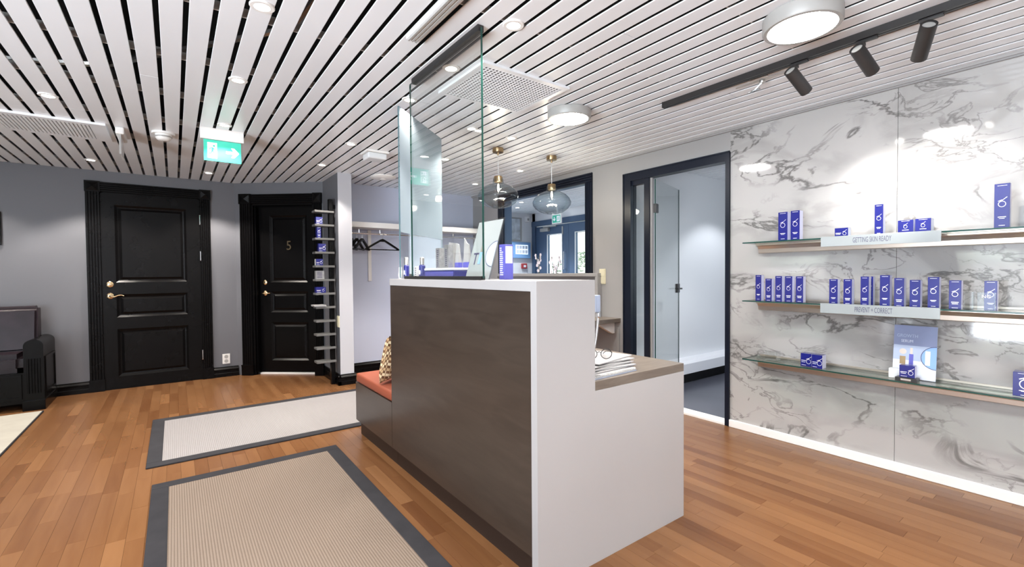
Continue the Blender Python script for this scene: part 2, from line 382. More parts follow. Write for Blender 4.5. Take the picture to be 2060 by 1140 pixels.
# ------------------------------------------------------------------ floor
floor = struct('floor', bb(-3.7, 3.43, -3.1, 6.45, -0.06, -0.012), 'sub')
def tone_mesh(name, boxes):
    bm = B(); tones = []
    for (x0, x1, y0, y1, t) in boxes:
        g = 0.0004
        fs = box(bm, x0+g, x1-g, y0+g, y1-g, -0.012, random.uniform(-0.0003, 0.0))
        tones += [t]*6
    me = bpy.data.meshes.new(name); bm.to_mesh(me); bm.free(); me.materials.append(M['floor'])
    a = me.attributes.new('tone', 'FLOAT', 'FACE')
    for i, t in enumerate(tones): a.data[i].value = t
    return me
strips = []
x = -3.7; SW = 0.070
while x < 3.42:
    y = -3.1-random.random()*0.5
    while y < 6.42:
        l = random.choice((0.36, 0.42, 0.5, 0.56, 0.62)); a, c = max(y, -3.1), min(y+l, 6.42)
        if c-a > 0.02:
            strips.append((x, min(x+SW, 3.425), a, c, min(1, max(0, random.gauss(0.5, 0.24)))))
        y += l
    x += SW
def plank_size(s):
    cx, cy = (s[0]+s[1])/2, (s[2]+s[3])/2
    if -0.12 < cx < 0.88 and 1.0 < cy < 3.25: return 0
    if -0.15 < cx < 1.8 and 3.62 < cy < 4.72: return 0
    if cx < -0.98 and 3.3 < cy < 5.6: return 0
    if 1.12 < cx < 1.95 and 1.33 < cy < 3.4: return 0
    p = to_px((cx, cy, 0))
    if p is None or not (-20 < p[0] < 2080 and p[1] < 1180): return 0
    d = -(CI @ Vector((cx, cy, 0))).z
    return 1/(d*d)
order = sorted(range(len(strips)), key=lambda i: -plank_size(strips[i]))
near = [i for i in order[:296] if plank_size(strips[i]) > 0]; ns = set(near)
for i in near:
    o = bpy.data.objects.new('plank', tone_mesh('plank', [strips[i]])); COL.objects.link(o); o.parent = floor
o = bpy.data.objects.new('distant_planks', tone_mesh('distant_planks', [strips[i] for i in range(len(strips)) if i not in ns])); COL.objects.link(o); o.parent = floor; o['kind'] = 'stuff'
struct('floor_office', bb(3.43, 6.3, -1.5, 2.96, -0.06, 0.0), 'officefloor')
struct('floor_vestibule', bb(3.43, 5.5, 2.96, 6.85, -0.06, 0.0), 'officefloor')

# ------------------------------------------------------------------ ceiling
ceiling = struct('ceiling', bb(-3.75, 3.5, -3.15, 6.6, 2.55, 2.6), 'void')
def slat_mesh(L_):
    bm = B(); w = 0.080; c = 0.0015
    prism(bm, [(-w/2+0.002, 0.0055), (-w/2, 0.0045), (-w/2, c), (-w/2+c, 0), (w/2-c, 0), (w/2, c), (w/2, 0.0045), (w/2-0.002, 0.0055)], 'y', 0, L_)
    return mesh('slat', bm, 'slat')
SM = {}
def slat(xc, y0, y1, par=None):
    k = round(y1-y0, 3)
    if k not in SM: SM[k] = slat_mesh(k)
    o = bpy.data.objects.new('slat', SM[k]); COL.objects.link(o); o.parent = par or ceiling; o.location = (xc, y0, ZC)
k = -37
joints = {3: 4.9, -2: 3.2, 7: 3.9, 12: 2.7, 16: 1.4, 20: 3.4, 24: 2.1, 27: 1.5, 30: 0.9, 32: 3.7, -6: 4.1, 10: 5.1}
while 0.11+0.1*k < 3.42:
    xc = 0.11+0.1*k
    y1 = 6.345 if xc < 1.45 else 5.6
    j = joints.get(k)
    if j: slat(xc, -3.05, j-0.0015); slat(xc, j+0.0015, y1)
    else: slat(xc, -3.05, y1)
    k += 1
y = -2.7
while y < 6.3:
    o = bpy.data.objects.new('carrier', mesh('carrier', bb(-3.6, 3.4, y, y+0.006, ZC+0.007, ZC+0.045), 'carrier')); COL.objects.link(o); o.parent = ceiling; y += 0.62
# ducts and pipes up in the void
bm = B(); tube(bm, [(-0.9, 0.5, 2.45), (-0.2, 4.2, 2.44), (0.1, 6.2, 2.45)], 0.05, 10); part('void_pipe', bm, 'duct', ceiling)
bm = B(); tube(bm, [(0.75, 0.2, 2.43), (0.5, 2.5, 2.42), (-0.3, 3.6, 2.43), (-1.6, 4.2, 2.43)], 0.02, 8); part('void_cable', bm, 'steel', ceiling)
bm = B(); box(bm, -2.8, -1.9, -2, 6.2, 2.4, 2.52); part('void_duct', bm, 'duct', ceiling)

# ------------------------------------------------------------------ walls
ZT = 2.55
bm = B()
box(bm, -3.7, -0.60, 6.35, 6.5, 0, ZT); box(bm, 0.245, 0.60, 6.35, 6.5, 0, ZT); box(bm, -0.60, 0.245, 6.35, 6.5, 2.06, ZT); box(bm, -0.6, 0.245, 6.42, 6.5, 0, 2.06)
wall_back = struct('wall_back', bm, 'darkwall')
bm = B(); box(bm, -3.8, -3.7, 1.6, 6.5, 0, ZT); box(bm, -3.8, -3.7, -3.1, -2.9, 0, ZT); box(bm, -3.8, -3.7, -0.75, -0.65, 0.08, 2.22); box(bm, -3.8, -3.7, -2.9, 1.6, 0, 0.08); box(bm, -3.8, -3.7, -2.9, 1.6, 2.22, ZT)  # window openings added on the unseen side to let the fill lights in
struct('wall_left', bm, 'darkwall')
bm = B()
box(bm, -3.8, 3.5, -3.2, -3.1, 0, ZT)
struct('wall_front', bm, 'white')
# angled wall with the numbered door: local x along the wall, y into it
AP0 = Vector((0.60, 6.345, 0)); AP1 = Vector((1.42, 5.67, 0)); ADIR = (AP1-AP0).normalized(); AL = (AP1-AP0).length
ARZ = math.atan2(ADIR.y, ADIR.x); AM = Matrix.Translation(AP0) @ Matrix.Rotation(ARZ, 4, 'Z')
bm = B()
box(bm, -0.06, 0.20, 0, 0.16, 0, ZT); box(bm, 0.955, AL+0.06, 0, 0.16, 0, ZT); box(bm, 0.20, 0.955, 0, 0.16, 2.035, ZT); box(bm, 0.2, 0.955, 0.17, 0.2, 0, 2.04)
bm.transform(AM)
wall_angled = struct('wall_angled', bm, 'darkwall')
# stub wall: dark on the lobby side, pale end
bm = B(); fs = box(bm, 1.42, 1.565, 5.06, 5.80, 0, ZT); 
for f in fs: f.material_index = 1
fs[5].material_index = 0
wall_stub = struct('wall_stub', bm, ['darkwall', 'col'])
wall_niche = struct('wall_niche', bb(1.565, 3.55, 5.6, 5.72, 0, ZT), 'niche')
bm = B()
box(bm, 3.445, 3.56, -3.1, 1.852, 0, ZT)
box(bm, 3.432, 3.56, 1.852, 2.876, 2.10, ZT)
box(bm, 3.432, 3.56, 2.876, 3.30, 0, ZT)
box(bm, 3.432, 3.56, 3.30, 4.93, 0, 1.15); box(bm, 3.432, 3.56, 3.30, 4.93, 2.18, ZT)
box(bm, 3.432, 3.56, 4.93, 5.6, 0, ZT)
wall_right = struct('wall_right', bm, 'taupe')
# marble cladding
wm = struct('wall_marble', bb(3.438, 3.446, -3.0, 1.85, 0, 2.255), 'taupe')
for a, c in ((0.8465, 1.85), (-0.156, 0.8445), (-1.16, -0.158), (-2.16, -1.162)):
    part('marble_panel', bb(3.428, 3.4385, a, c, 0.0, 2.253, bev=0.0006), 'marble', wm)
# mouldings
bm = B(); prism(bm, [(3.40, ZC+0.002), (3.405, 2.262), (3.412, 2.262), (3.412, 2.252), (3.446, 2.252), (3.446, ZC+0.002)], 'y', -3, 5.6); struct('trim_1', bm, 'taupe')
struct('baseboard_right', bb(3.410, 3.428, -3.0, 1.848, 0, 0.056, bev=0.003), 'white')
struct('baseboard_office', bb(3.425, 3.432, 2.88, 2.93, 0, 0.056), 'taupe')
def baseboard(name, bmx):
    return struct(name, bmx, 'black')
def base_profile(h=0.115):
    return [(0, 0), (-0.026, 0), (-0.026, 0.04), (-0.02, 0.045), (-0.020, 0.072), (-0.026, 0.078), (-0.026, 0.088), (-0.012, 0.105), (-0.012, h), (0, h)]
bm = B(); prism(bm, [(6.35+p[0], p[1]) for p in base_profile()], 'x', -3.7, -0.717); prism(bm, [(6.35+p[0], p[1]) for p in base_profile()], 'x', 0.348, 0.60); baseboard('baseboard_back', bm)
bm = B(); prism(bm, [(1.42+p[0], p[1]) for p in base_profile()], 'y', 5.034, 5.68); prism(bm, [(5.06+p[0], p[1]) for p in base_profile()], 'x', 1.394, 1.58); baseboard('baseboard_stub', bm)
bm = B(); prism(bm, [(5.6+p[0], p[1]) for p in base_profile()], 'x', 1.565, 3.43); baseboard('baseboard_niche', bm)

# ------------------------------------------------------------------ panelled doors (local x right, y away from viewer)
def frustum(bm, x0, x1, z0, z1, ya, yb, ins, mi=0):
    a = [bm.verts.new(p) for p in ((x0, ya, z0), (x1, ya, z0), (x1, ya, z1), (x0, ya, z1))]
    b = [bm.verts.new(p) for p in ((x0+ins, yb, z0+ins), (x1-ins, yb, z0+ins), (x1-ins, yb, z1-ins), (x0+ins, yb, z1-ins))]
    for i in range(4):
        f = bm.faces.new((a[i], a[(i+1) % 4], b[(i+1) % 4], b[i])); f.material_index = mi
    return a, b
def door_leaf(par, x0, x1, z0, z1, yf, panels):
    px0, px1 = panels[0][0], panels[0][1]
    bm = B(); th = 0.04
    box(bm, x0, px0, yf, yf+th, z0, z1); box(bm, px1, x1, yf, yf+th, z0, z1)
    zs = [z0]+[v for p in sorted(panels, key=lambda p: p[2]) for v in (p[2], p[3])]+[z1]
    for i in range(0, len(zs), 2): box(bm, px0, px1, yf, yf+th, zs[i], zs[i+1])
    leaf = part('leaf', bm, 'black', par)
    for (a, c, d, e) in panels:
        bm = B()
        _, q = frustum(bm, a, c, d, e, yf+0.001, yf+0.014, 0.020)
        fx = (a+0.02, c-0.02, d+0.02, e-0.02)
        _, t = frustum(bm, fx[0], fx[1], fx[2], fx[3], yf+0.014, yf+0.016, 0.012)
        _, t2 = frustum(bm, fx[0]+.012, fx[1]-.012, fx[2]+.012, fx[3]-.012, yf+0.016, yf+0.006, 0.022)
        bm.faces.new(t2)
        bmesh.ops.remove_doubles(bm, verts=bm.verts, dist=0.0001)
        part('panel', bm, 'black', leaf)
    return leaf
def casing(par, xl0, xl1, xr0, xr1, zh, zt, yf, jamb):
    def flute(name, x0, x1, z0, z1, vert):
        bm = B(); n = 5
        box(bm, x0, x1, yf+0.008, yf+0.028, z0, z1)
        for i in range(n):
            if vert:
                w = (x1-x0)/n; prism(bm, [(x0+i*w+0.0015, yf+0.008), (x0+i*w+w*0.25, yf), (x0+i*w+w*0.75, yf), (x0+(i+1)*w-0.0015, yf+0.008)], 'z', z0, z1)
            else:
                w = (z1-z0)/n; prism(bm, [(yf+0.008, z0+i*w+0.0015), (yf, z0+i*w+w*0.25), (yf, z0+i*w+w*0.75), (yf+0.008, z0+(i+1)*w-0.0015)], 'x', x0, x1)
        part(name, bm, 'black', par)
    pl = 0.125
    flute('casing', xl0, xl1, pl, zh, True); flute('casing', xr0, xr1, pl, zh, True); flute('head_casing', xl1, xr0, zh, zt, False)
    for a, c in ((xl0, xl1), (xr0, xr1)):
        bm = B(); e = 0.004; box(bm, a-e, c+e, yf-0.006, yf+0.028, zh-0.004, zt+e)      # corner block with pyramid
        m = ((a+c)/2, (zh+zt)/2); q = [(a+.01, zh+.01), (c-.01, zh+.01), (c-.01, zt-.01), (a+.01, zt-.01)]
        top = bm.verts.new((m[0], yf-0.022, m[1])); vs = [bm.verts.new((p[0], yf-0.006, p[1])) for p in q]
        for i in range(4): bm.faces.new((vs[i], vs[(i+1) % 4], top))
        part('corner_block', bm, 'black', par)
        bm = B(); box(bm, a-e, c+e, yf-0.008, yf+0.028, 0, pl); box(bm, a-e, c+e, yf-0.014, yf-0.008, pl-0.012, pl)
        prism(bm, [(a+.01, pl-.03), (c-.01, pl-.03), ((a+c)/2, pl-.055)], 'y', yf-0.013, yf-0.008)
        part('plinth_block', bm, 'black', par)
    if jamb:
        bm = B(); box(bm, xl1-0.005, xl1+0.02, yf+0.02, yf+jamb, 0, zh); box(bm, xr0-0.02, xr0+0.005, yf+0.02, yf+jamb, 0, zh); box(bm, xl1, xr0, yf+0.02, yf+jamb, zh-0.02, zh+0.005)
        box(bm, xl1+0.02, xl1+0.035, yf+0.05, yf+jamb, 0, zh-0.02)
        part('jamb', bm, 'black', par)
def rosette(par, x, yf, z, r=0.03, name='rosette'):
    bm = B(); lathe(bm, [(r, 0), (r, 0.003), (r*0.8, 0.007), (r*0.45, 0.009), (r*0.4, 0.014), (0.002, 0.015)], (x, yf, z), 20, rot=Matrix.Rotation(PI/2, 3, 'X'))
    return part(name, bm, 'gold', par, smooth=True)
# door 1
d1 = thing('door_1', None, None, (-0.18, 6.35, 0), 0, kind='structure')
def W1(bm): return bm
ox = 0.18
door_leaf(d1, -0.597+ox, 0.243+ox, 0.006, 2.052, -0.012, [(-0.492+ox, 0.118+ox, 1.123, 1.932), (-0.492+ox, 0.118+ox, 0.755, 0.998), (-0.492+ox, 0.118+ox, 0.132, 0.632)])
casing(d1, -0.715+ox, -0.602+ox, 0.248+ox, 0.348+ox, 2.058, 2.16, -0.028, 0.05)
rosette(d1, -0.541+ox, -0.012, 1.103); rosette(d1, -0.541+ox, -0.012, 0.984)
bm = B(); tube(bm, [(-0.541+ox, -0.02, 0.984), (-0.541+ox, -0.06, 0.984), (-0.53+ox, -0.068, 0.98), (-0.505+ox, -0.068, 0.974), (-0.475+ox, -0.068, 0.988), (-0.45+ox, -0.066, 0.992), (-0.43+ox, -0.066, 0.982)], [0.008, 0.008, 0.009, 0.007, 0.006, 0.006, 0.005], 10); part('lever_handle', bm, 'gold', d1, smooth=True)
bm = B(); box(bm, -0.544+ox, -0.538+ox, -0.0285, -0.026, 1.098, 1.108); part('keyhole', bm, 'ink', d1)
for z in (1.82, 1.41, 0.285):
    bm = B(); lathe(bm, [(0.006, -0.055), (0.008, -0.05), (0.008, 0.05), (0.006, 0.055)], (0.246+ox, -0.026, z), 10); part('hinge', bm, 'chrome', d1)
part('threshold_or_gap_light', bb(-0.6+ox, 0.245+ox, -0.01, 0.05, 0, 0.006), 'black', d1)
# door with the number 5
d2 = thing('door_2', None, None, AP0, ARZ, kind='structure')
door_leaf(d2, 0.225, 0.93, 0.02, 2.01, 0.085, [(0.36, 0.82, 1.10, 1.90), (0.36, 0.82, 0.74, 0.99), (0.36, 0.82, 0.16, 0.62)])
casing(d2, 0.062, 0.195, 0.955, 1.05, 2.03, 2.14, -0.028, 0.19)
rosette(d2, 0.29, 0.085, 1.10); rosette(d2, 0.29, 0.085, 0.97)
bm = B(); tube(bm, [(0.29, 0.08, 0.97), (0.29, 0.03, 0.97), (0.31, 0.025, 0.965), (0.34, 0.027, 0.97), (0.385, 0.03, 0.972)], [0.008, 0.008, 0.008, 0.006, 0.005], 10); part('lever_handle', bm, 'gold', d2, smooth=True)
bm = text_bm('5', 0.155, 0.006); mv(bm, 0.60, 0.080, 1.535, 0.9, 1); part('number', bm, 'gold', d2)
part('threshold_or_gap_light', bb(0.23, 0.93, 0.06, 0.15, 0, 0.016), 'plastic', d2)  # pale strip stands in for the light showing under the door

# ------------------------------------------------------------------ glazed office door in the right wall
g = thing('door_3', None, None, (3.432, 2.36, 0), 0, kind='structure')
XA, XB = 3.415, 3.50
bm = B(); box(bm, XA, XB, 2.792, 2.876, 0, 2.10); part('frame_jamb', bm, 'navy', g, True)
bm = B(); box(bm, XA, XB, 1.852, 1.884, 0, 2.10); part('frame_jamb', bm, 'navy', g, True)
bm = B(); box(bm, XA, XB, 1.884, 2.792, 2.032, 2.10); part('frame_head', bm, 'navy', g, True)
bm = B(); box(bm, XA-0.006, XA, 1.848, 2.88, 2.094, 2.106); box(bm, XA-0.006, XA, 2.868, 2.88, 0, 2.1); box(bm, XA-.006, XA, 1.848, 1.858, 0, 2.1); part('frame_lip', bm, 'navy', g, True)
bm = B(); box(bm, XA+0.01, XB-0.01, 2.592, 2.648, 0, 2.032); part('mullion', bm, 'navy', g, True)
bm = B(); box(bm, XA+0.02, XB-0.02, 2.648, 2.792, 1.99, 2.032); part('sidelight_rail', bm, 'navy', g, True)
part('sidelight_pane', bb(3.455, 3.463, 2.648, 2.792, 0.02, 1.992), 'pane', g, True)
bm = B(); box(bm, XA, XB+0.03, 1.884, 2.592, 0, 0.016); part('threshold_or_gap_light', bm, 'plastic', g, True)
bm = B(); box(bm, 3.44, 3.46, 2.572, 2.592, 0.016, 2.03); part('hinge_strip', bm, 'taupe', g, True)
HP = Vector((3.475, 2.565, 0)); DA = math.atan2(2.781-2.565, 4.165-3.475); DM = Matrix.Translation(HP) @ Matrix.Rotation(DA, 4, 'Z')
def dl(bm): bm.transform(DM); return bm
bm = B(); fs = box(bm, 0.0, 0.70, -0.005, 0.005, 0.02, 2.02); fs[5].material_index = 1; fs[3].material_index = 1; leaf = part('glass_leaf', dl(bm), ['pane', 'gedge'], g, True)
for z in (1.76, 0.3):
    bm = B(); box(bm, -0.01, 0.05, -0.014, 0.014, z-0.04, z+0.04, bev=0.002); part('hinge', dl(bm), 'blackmetal', leaf, True)
bm = B(); box(bm, 0.62, 0.70, -0.012, 0.012, 0.98, 1.07, bev=0.002); box(bm, 0.53, 0.64, -0.05, -0.036, 1.015, 1.03, bev=0.003); tube(bm, [(0.65, 0, 1.022), (0.65, -0.05, 1.022)], 0.008); part('lever_lock', dl(bm), 'blackmetal', leaf, True)

# office behind the glass door
struct('wall_office', bb(3.56, 6.3, 2.95, 3.05, 0, ZT), 'whitewall')
bm = B(); box(bm, 6.2, 6.3, -1.5, -1.0, 0, ZT); box(bm, 6.2, 6.3, 1.9, 2.95, 0, ZT); box(bm, 6.2, 6.3, -1.0, 1.9, 0, 0.7); box(bm, 6.2, 6.3, -1, 1.9, 2.15, ZT); box(bm, 6.2, 6.3, 0.4, 0.5, 0.7, 2.15); struct('wall_office_added_window', bm, 'whitewall')  # window opening added out of view to let daylight into the office
struct('wall_office_end', bb(3.56, 6.3, -1.6, -1.5, 0, ZT), 'whitewall')
co = struct('ceiling_office', bb(3.5, 6.3, -1.6, 3.0, 2.5, ZT), 'void')
xx = 3.61
while xx < 6.2:
    slat(xx, -1.5, 2.949, co); xx += 0.1
lg = thing('wall_ledge', 'long white low ledge along the office wall behind the glass door', 'ledge', (4.9, 2.9, 0))
bm = B(); prism(bm, [(2.95, 0.11), (2.81, 0.11), (2.81, 0.215), (2.83, 0.245), (2.95, 0.25)], 'x', 3.58, 6.19); part('casing_box', bm, 'ledge', lg, True)
part('plinth', bb(3.58, 6.19, 2.86, 2.95, 0, 0.11), 'black', lg, True)

# ------------------------------------------------------------------ interior window to the vestibule
wn = thing('window_1', None, None, (3.432, 4.1, 1.18), 0, kind='structure')
def fl_v(y0, y1, z0, z1):
    bm = B(); n = 4
    box(bm, 3.416, 3.44, y0, y1, z0, z1)
    for i in range(n):
        w = (y1-y0)/n; prism(bm, [(3.416, y0+i*w+.002), (3.406, y0+i*w+w*.25), (3.406, y0+i*w+w*.75), (3.416, y0+(i+1)*w-.002)], 'z', z0, z1)
    return bm
def fl_h(y0, y1, z0, z1):
    bm = B(); n = 4
    box(bm, 3.416, 3.44, y0, y1, z0, z1)
    for i in range(n):
        w = (z1-z0)/n; prism(bm, [(3.416, z0+i*w+.002), (3.406, z0+i*w+w*.25), (3.406, z0+i*w+w*.75), (3.416, z0+(i+1)*w-.002)], 'y', y0, y1)
    return bm
part('casing', fl_v(3.283, 3.375, 1.184, 2.105), 'navy', wn, True)
part('casing', fl_v(4.84, 4.95, 1.184, 2.105), 'navy', wn, True)
part('head_casing', fl_h(3.283, 4.95, 2.105, 2.20), 'navy', wn, True)
bm = B(); box(bm, 3.43, 3.57, 3.30, 3.34, 1.15, 2.15); box(bm, 3.43, 3.57, 4.86, 4.93, 1.15, 2.15); box(bm, 3.43, 3.57, 3.3, 4.93, 2.12, 2.18); part('lining', bm, 'steelnavy', wn, True)
# panel under the window
pb = thing('wall_panel_frame', 'taupe framed panel on the wall under the vestibule window', 'panel', (3.41, 4.0, 0.75))
part('top_rail', bb(3.372, 3.432, 3.165, 4.96, 1.150, 1.184, bev=0.002), 'taupe', pb, True)
part('side_rail', bb(3.372, 3.432, 3.165, 3.20, 0.752, 1.150, bev=0.002), 'taupe', pb, True)
part('side_rail', bb(3.372, 3.432, 4.92, 4.96, 0.752, 1.150, bev=0.002), 'taupe', pb, True)
part('back_panel', bb(3.42, 3.432, 3.20, 4.92, 0.752, 1.150), 'taupe', pb, True)
bc = thing('back_counter', 'taupe wooden counter on brackets along the wall behind the desk', 'counter', (3.2, 3.9, 0))
part('worktop', bb(2.95, 3.431, 2.924, 5.0, 0.713, 0.751, bev=0.002), 'worktop', bc, True)
for yy in (3.02, 4.0, 4.85):
    bm = B(); prism(bm, [(3.431, 0.713), (3.22, 0.713), (3.22, 0.69), (3.40, 0.60), (3.431, 0.60)], 'y', yy-0.02, yy+0.02); part('bracket', bm, 'plastic', bc, True)
solo('cable_duct', bb(3.417, 3.4315, 2.935, 2.965, 0.06, 0.66, bev=0.002), 'taupe', 'vertical grey cable duct on the wall beside the glass door frame', 'duct')

# vestibule
struct('wall_vestibule', bb(3.56, 5.55, 6.70, 6.8, 0, ZT), 'whitewall')
struct('wall_vestibule_near', bb(3.56, 5.55, 3.05, 3.15, 0, ZT), 'whitewall')
bm = B(); box(bm, 5.40, 5.5, 3.1, 3.3, 0, ZT); box(bm, 5.40, 5.5, 4.6, 4.7, 0, ZT); box(bm, 5.4, 5.5, 3.3, 4.6, 0, 0.1); box(bm, 5.4, 5.5, 3.3, 4.6, 2.15, ZT); box(bm, 5.40, 5.5, 4.7, 6.7, 2.04, ZT); box(bm, 5.4, 5.5, 6.62, 6.72, 0, ZT); struct('wall_entrance', bm, 'whitewall')  # extra opening, out of view, added to let daylight into the vestibule
cv = struct('ceiling_vestibule', bb(3.5, 5.5, 3.05, 6.8, 2.5, ZT), 'void')
xx = 3.61
while xx < 5.4:
    slat(xx, 3.15, 6.699, cv); xx += 0.1
d4 = thing('door_4', None, None, (5.4, 5.66, 0), 0, kind='structure')
bm = B(); box(bm, 5.375, 5.42, 4.70, 6.71, 2.04, 2.135); box(bm, 5.375, 5.42, 6.60, 6.69, 0, 2.04); box(bm, 5.375, 5.42, 4.7, 4.80, 0, 2.04); part('door_frame', bm, 'steelnavy', d4, True)
for a, c, ga, gc in ((5.74, 6.60, 5.905, 6.28), (4.80, 5.735, 5.15, 5.57)):
    bm = B(); x0, x1 = 5.41, 5.46
    box(bm, x0, x1, a, ga, 0.01, 2.03); box(bm, x0, x1, gc, c, 0.01, 2.03); box(bm, x0, x1, ga, gc, 1.862, 2.03); box(bm, x0, x1, ga, gc, 0.01, 0.35)
    lf = part('leaf', bm, 'steelnavy', d4, True)
    part('pane', bb(5.43, 5.44, ga, gc, 0.35, 1.862), 'pane', lf, True)
    bm = B()
    for (p, q, r_, s_) in ((ga-.012, ga, .35, 1.862), (gc, gc+.012, .35, 1.862), (ga-.012, gc+.012, 1.862, 1.874)): box(bm, 5.402, 5.412, p, q, r_, s_)
    part('glazing_bead', bm, 'plastic', lf, True)
bm = B(); box(bm, 5.36, 5.41, 6.22, 6.44, 1.93, 1.99, bev=0.004); part('door_closer', bm, 'lampgrey', d4, True)
bm = B(); box(bm, 5.37, 5.40, 6.02, 6.37, 2.0, 2.018); part('closer_arm', bm, 'lampgrey', d4, True)
bm = B(); tube(bm, [(5.4, 5.80, 1.25), (5.35, 5.80, 1.25), (5.35, 5.80, 1.55), (5.4, 5.80, 1.55)], 0.010); part('pull_handle', bm, 'chrome', d4, True)
bm = B(); box(bm, 5.40, 5.41, 5.87, 5.90, 1.85, 1.99); part('edge_strip', bm, 'lampgrey', d4, True)
# outside
struct('ground_outside', bb(5.5, 16, -4, 18, -0.12, -0.06), 'ground')
solo('garden_wall', bb(9.6, 9.8, 8.6, 10.2, -0.06, 2.6), 'render', 'cream rendered wall outside the entrance doors', 'wall')
def bush(label, loc, r, h, n=900):
    t = thing('garden_bush', label, 'bush', loc, group='bushes outside the entrance')
    bm = B()
    for i in range(n):
        a = random.uniform(0, 2*PI); u = random.uniform(0, 1)**0.4; z = random.uniform(0.05, 1)
        rr = r*u*math.sqrt(max(0.05, 1-(2*z-0.9)**2*0.8)); p = Vector((rr*math.cos(a), rr*math.sin(a), z*h))
        d = Vector((random.gauss(0, 1), random.gauss(0, 1), random.gauss(0, 1))).normalized(); e = d.orthogonal().normalized(); s = random.uniform(0.03, 0.06)
        bm.faces.new([bm.verts.new(p+d*s), bm.verts.new(p+e*s*0.5), bm.verts.new(p-d*s), bm.verts.new(p-e*s*0.5)])
    q = part('foliage', bm, 'leafm', t); q['kind'] = 'stuff'
    bm = B(); tube(bm, [(0, 0, 0), (0.02, 0, h*0.4), (0, 0.03, h*0.7)], [0.04, 0.03, 0.015]); part('trunk', bm, 'stem', t)
bush('leafy bush outside the right entrance door pane', (8.2, 8.2, -0.06), 1.0, 1.75, 1500)
bush('leafy bush outside the left entrance door pane', (8.2, 11.0, -0.06), 0.8, 1.9, 1000)
# vestibule fittings
pt = thing('framed_picture', 'pale framed picture on the vestibule wall left of the entrance doors', 'picture', (4.93, 6.69, 1.77))
bm = B()
for (a, c, d, e) in ((4.70, 5.125, 1.77, 1.795), (4.70, 5.125, 2.17, 2.195), (4.70, 4.725, 1.795, 2.17), (5.10, 5.125, 1.795, 2.17)): box(bm, a, c, 6.67, 6.70, d, e)
part('frame', bm, 'lampgrey', pt, True); part('print', bb(4.725, 5.10, 6.685, 6.70, 1.795, 2.17), 'art', pt, True)
sp = thing('alarm_panel', 'pale blue control panel with a lit screen on the vestibule wall', 'control panel', (5.1, 6.69, 1.46))
part('housing', bb(4.88, 5.305, 6.64, 6.70, 1.46, 1.75, bev=0.006), 'screenblue', sp, True)
part('screen', bb(4.96, 5.24, 6.636, 6.641, 1.53, 1.70), 'screen', sp, True)
bm = B()
for i in range(4):
    for j in range(2): box(bm, 4.975+i*.066, 5.03+i*.066, 6.633, 6.6365, 1.545+j*.08, 1.605+j*.08)
part('screen_tiles', bm, 'pbw', sp, True)
fa = thing('fire_alarm', 'small red fire alarm call point below the control panel', 'alarm', (5.18, 6.69, 1.27))
part('housing', bb(5.125, 5.238, 6.66, 6.70, 1.27, 1.365, bev=0.004), 'red', fa, True); part('window', bb(5.155, 5.208, 6.657, 6.661, 1.295, 1.335), 'print', fa, True)
ss = thing('wall_sensor', 'white motion sensor high in the vestibule corner', 'sensor', (5.25, 6.68, 2.12))
part('housing', bb(5.215, 5.285, 6.64, 6.70, 2.12, 2.225, bev=0.008), 'plastic', ss, True); part('lens', bb(5.23, 5.27, 6.634, 6.641, 2.15, 2.19), 'lampgrey', ss, True)
# green exit sign above the entrance: local x right, y away
def running_man(par, cx, cz, h, y, m):
    s = h/1.0; bm = B()
    def P(*a): return [(cx+q[0]*s, cz+q[1]*s) for q in a]
    ribbon(bm, P((0.02, 0.22), (-0.03, 0.0)), 0.13*s, y); ribbon(bm, P((-0.03, 0.02), (0.10, -0.16), (0.03, -0.36), (0.12, -0.38)), 0.085*s, y)
    ribbon(bm, P((-0.03, 0.0), (-0.10, -0.18), (-0.28, -0.22)), 0.085*s, y); ribbon(bm, P((0.03, 0.2), (0.14, 0.06), (0.25, 0.10)), 0.06*s, y); ribbon(bm, P((0.0, 0.22), (-0.16, 0.18), (-0.2, 0.04)), 0.06*s, y)
    v = [bm.verts.new((cx+(0.08+0.075*math.cos(2*PI*k/12))*s, y-0.0006, cz+(0.36+0.075*math.sin(2*PI*k/12))*s)) for k in range(12)]; bm.faces.new(v)
    part('running_figure', bm, m, par)
def arrow(par, cx, cz, s, y, ang, m):
    bm = B(); pts = [(-0.5, 0.12), (0.05, 0.12), (-0.12, 0.42), (0.12, 0.42), (0.5, 0), (0.12, -0.42), (-0.12, -0.42), (0.05, -0.12), (-0.5, -0.12)]
    c, n = math.cos(ang), math.sin(ang); prism(bm, [(cx+s*(p[0]*c-p[1]*n), cz+s*(p[0]*n+p[1]*c)) for p in pts], 'y', y-0.0012, y); part('arrow', bm, m, par)
es = thing('exit_sign', 'small green exit sign with a down arrow above the entrance doors', 'exit sign', (5.0, 5.57, 1.985), -PI/2)
part('housing', bb(-0.115, 0.105, -0.01, 0.01, 0.0, 0.15), 'plastic', es); part('sign_face', bb(-0.10, 0.085, -0.012, -0.009, 0.015, 0.135), 'greenp', es)
bm = B(); tube(bm, [(0, 0, 0.15), (0, 0, ZC-1.985)], 0.006); part('hanger_rod', bm, 'plastic', es)
bm = B(); box(bm, 0.005, 0.075, -0.0135, -0.0125, 0.03, 0.12); part('doorway', bm, 'print', es); running_man(es, 0.04, 0.075, 0.075, -0.0138, 'greenp'); arrow(es, -0.055, 0.075, 0.07, -0.0125, -PI/2, 'print')

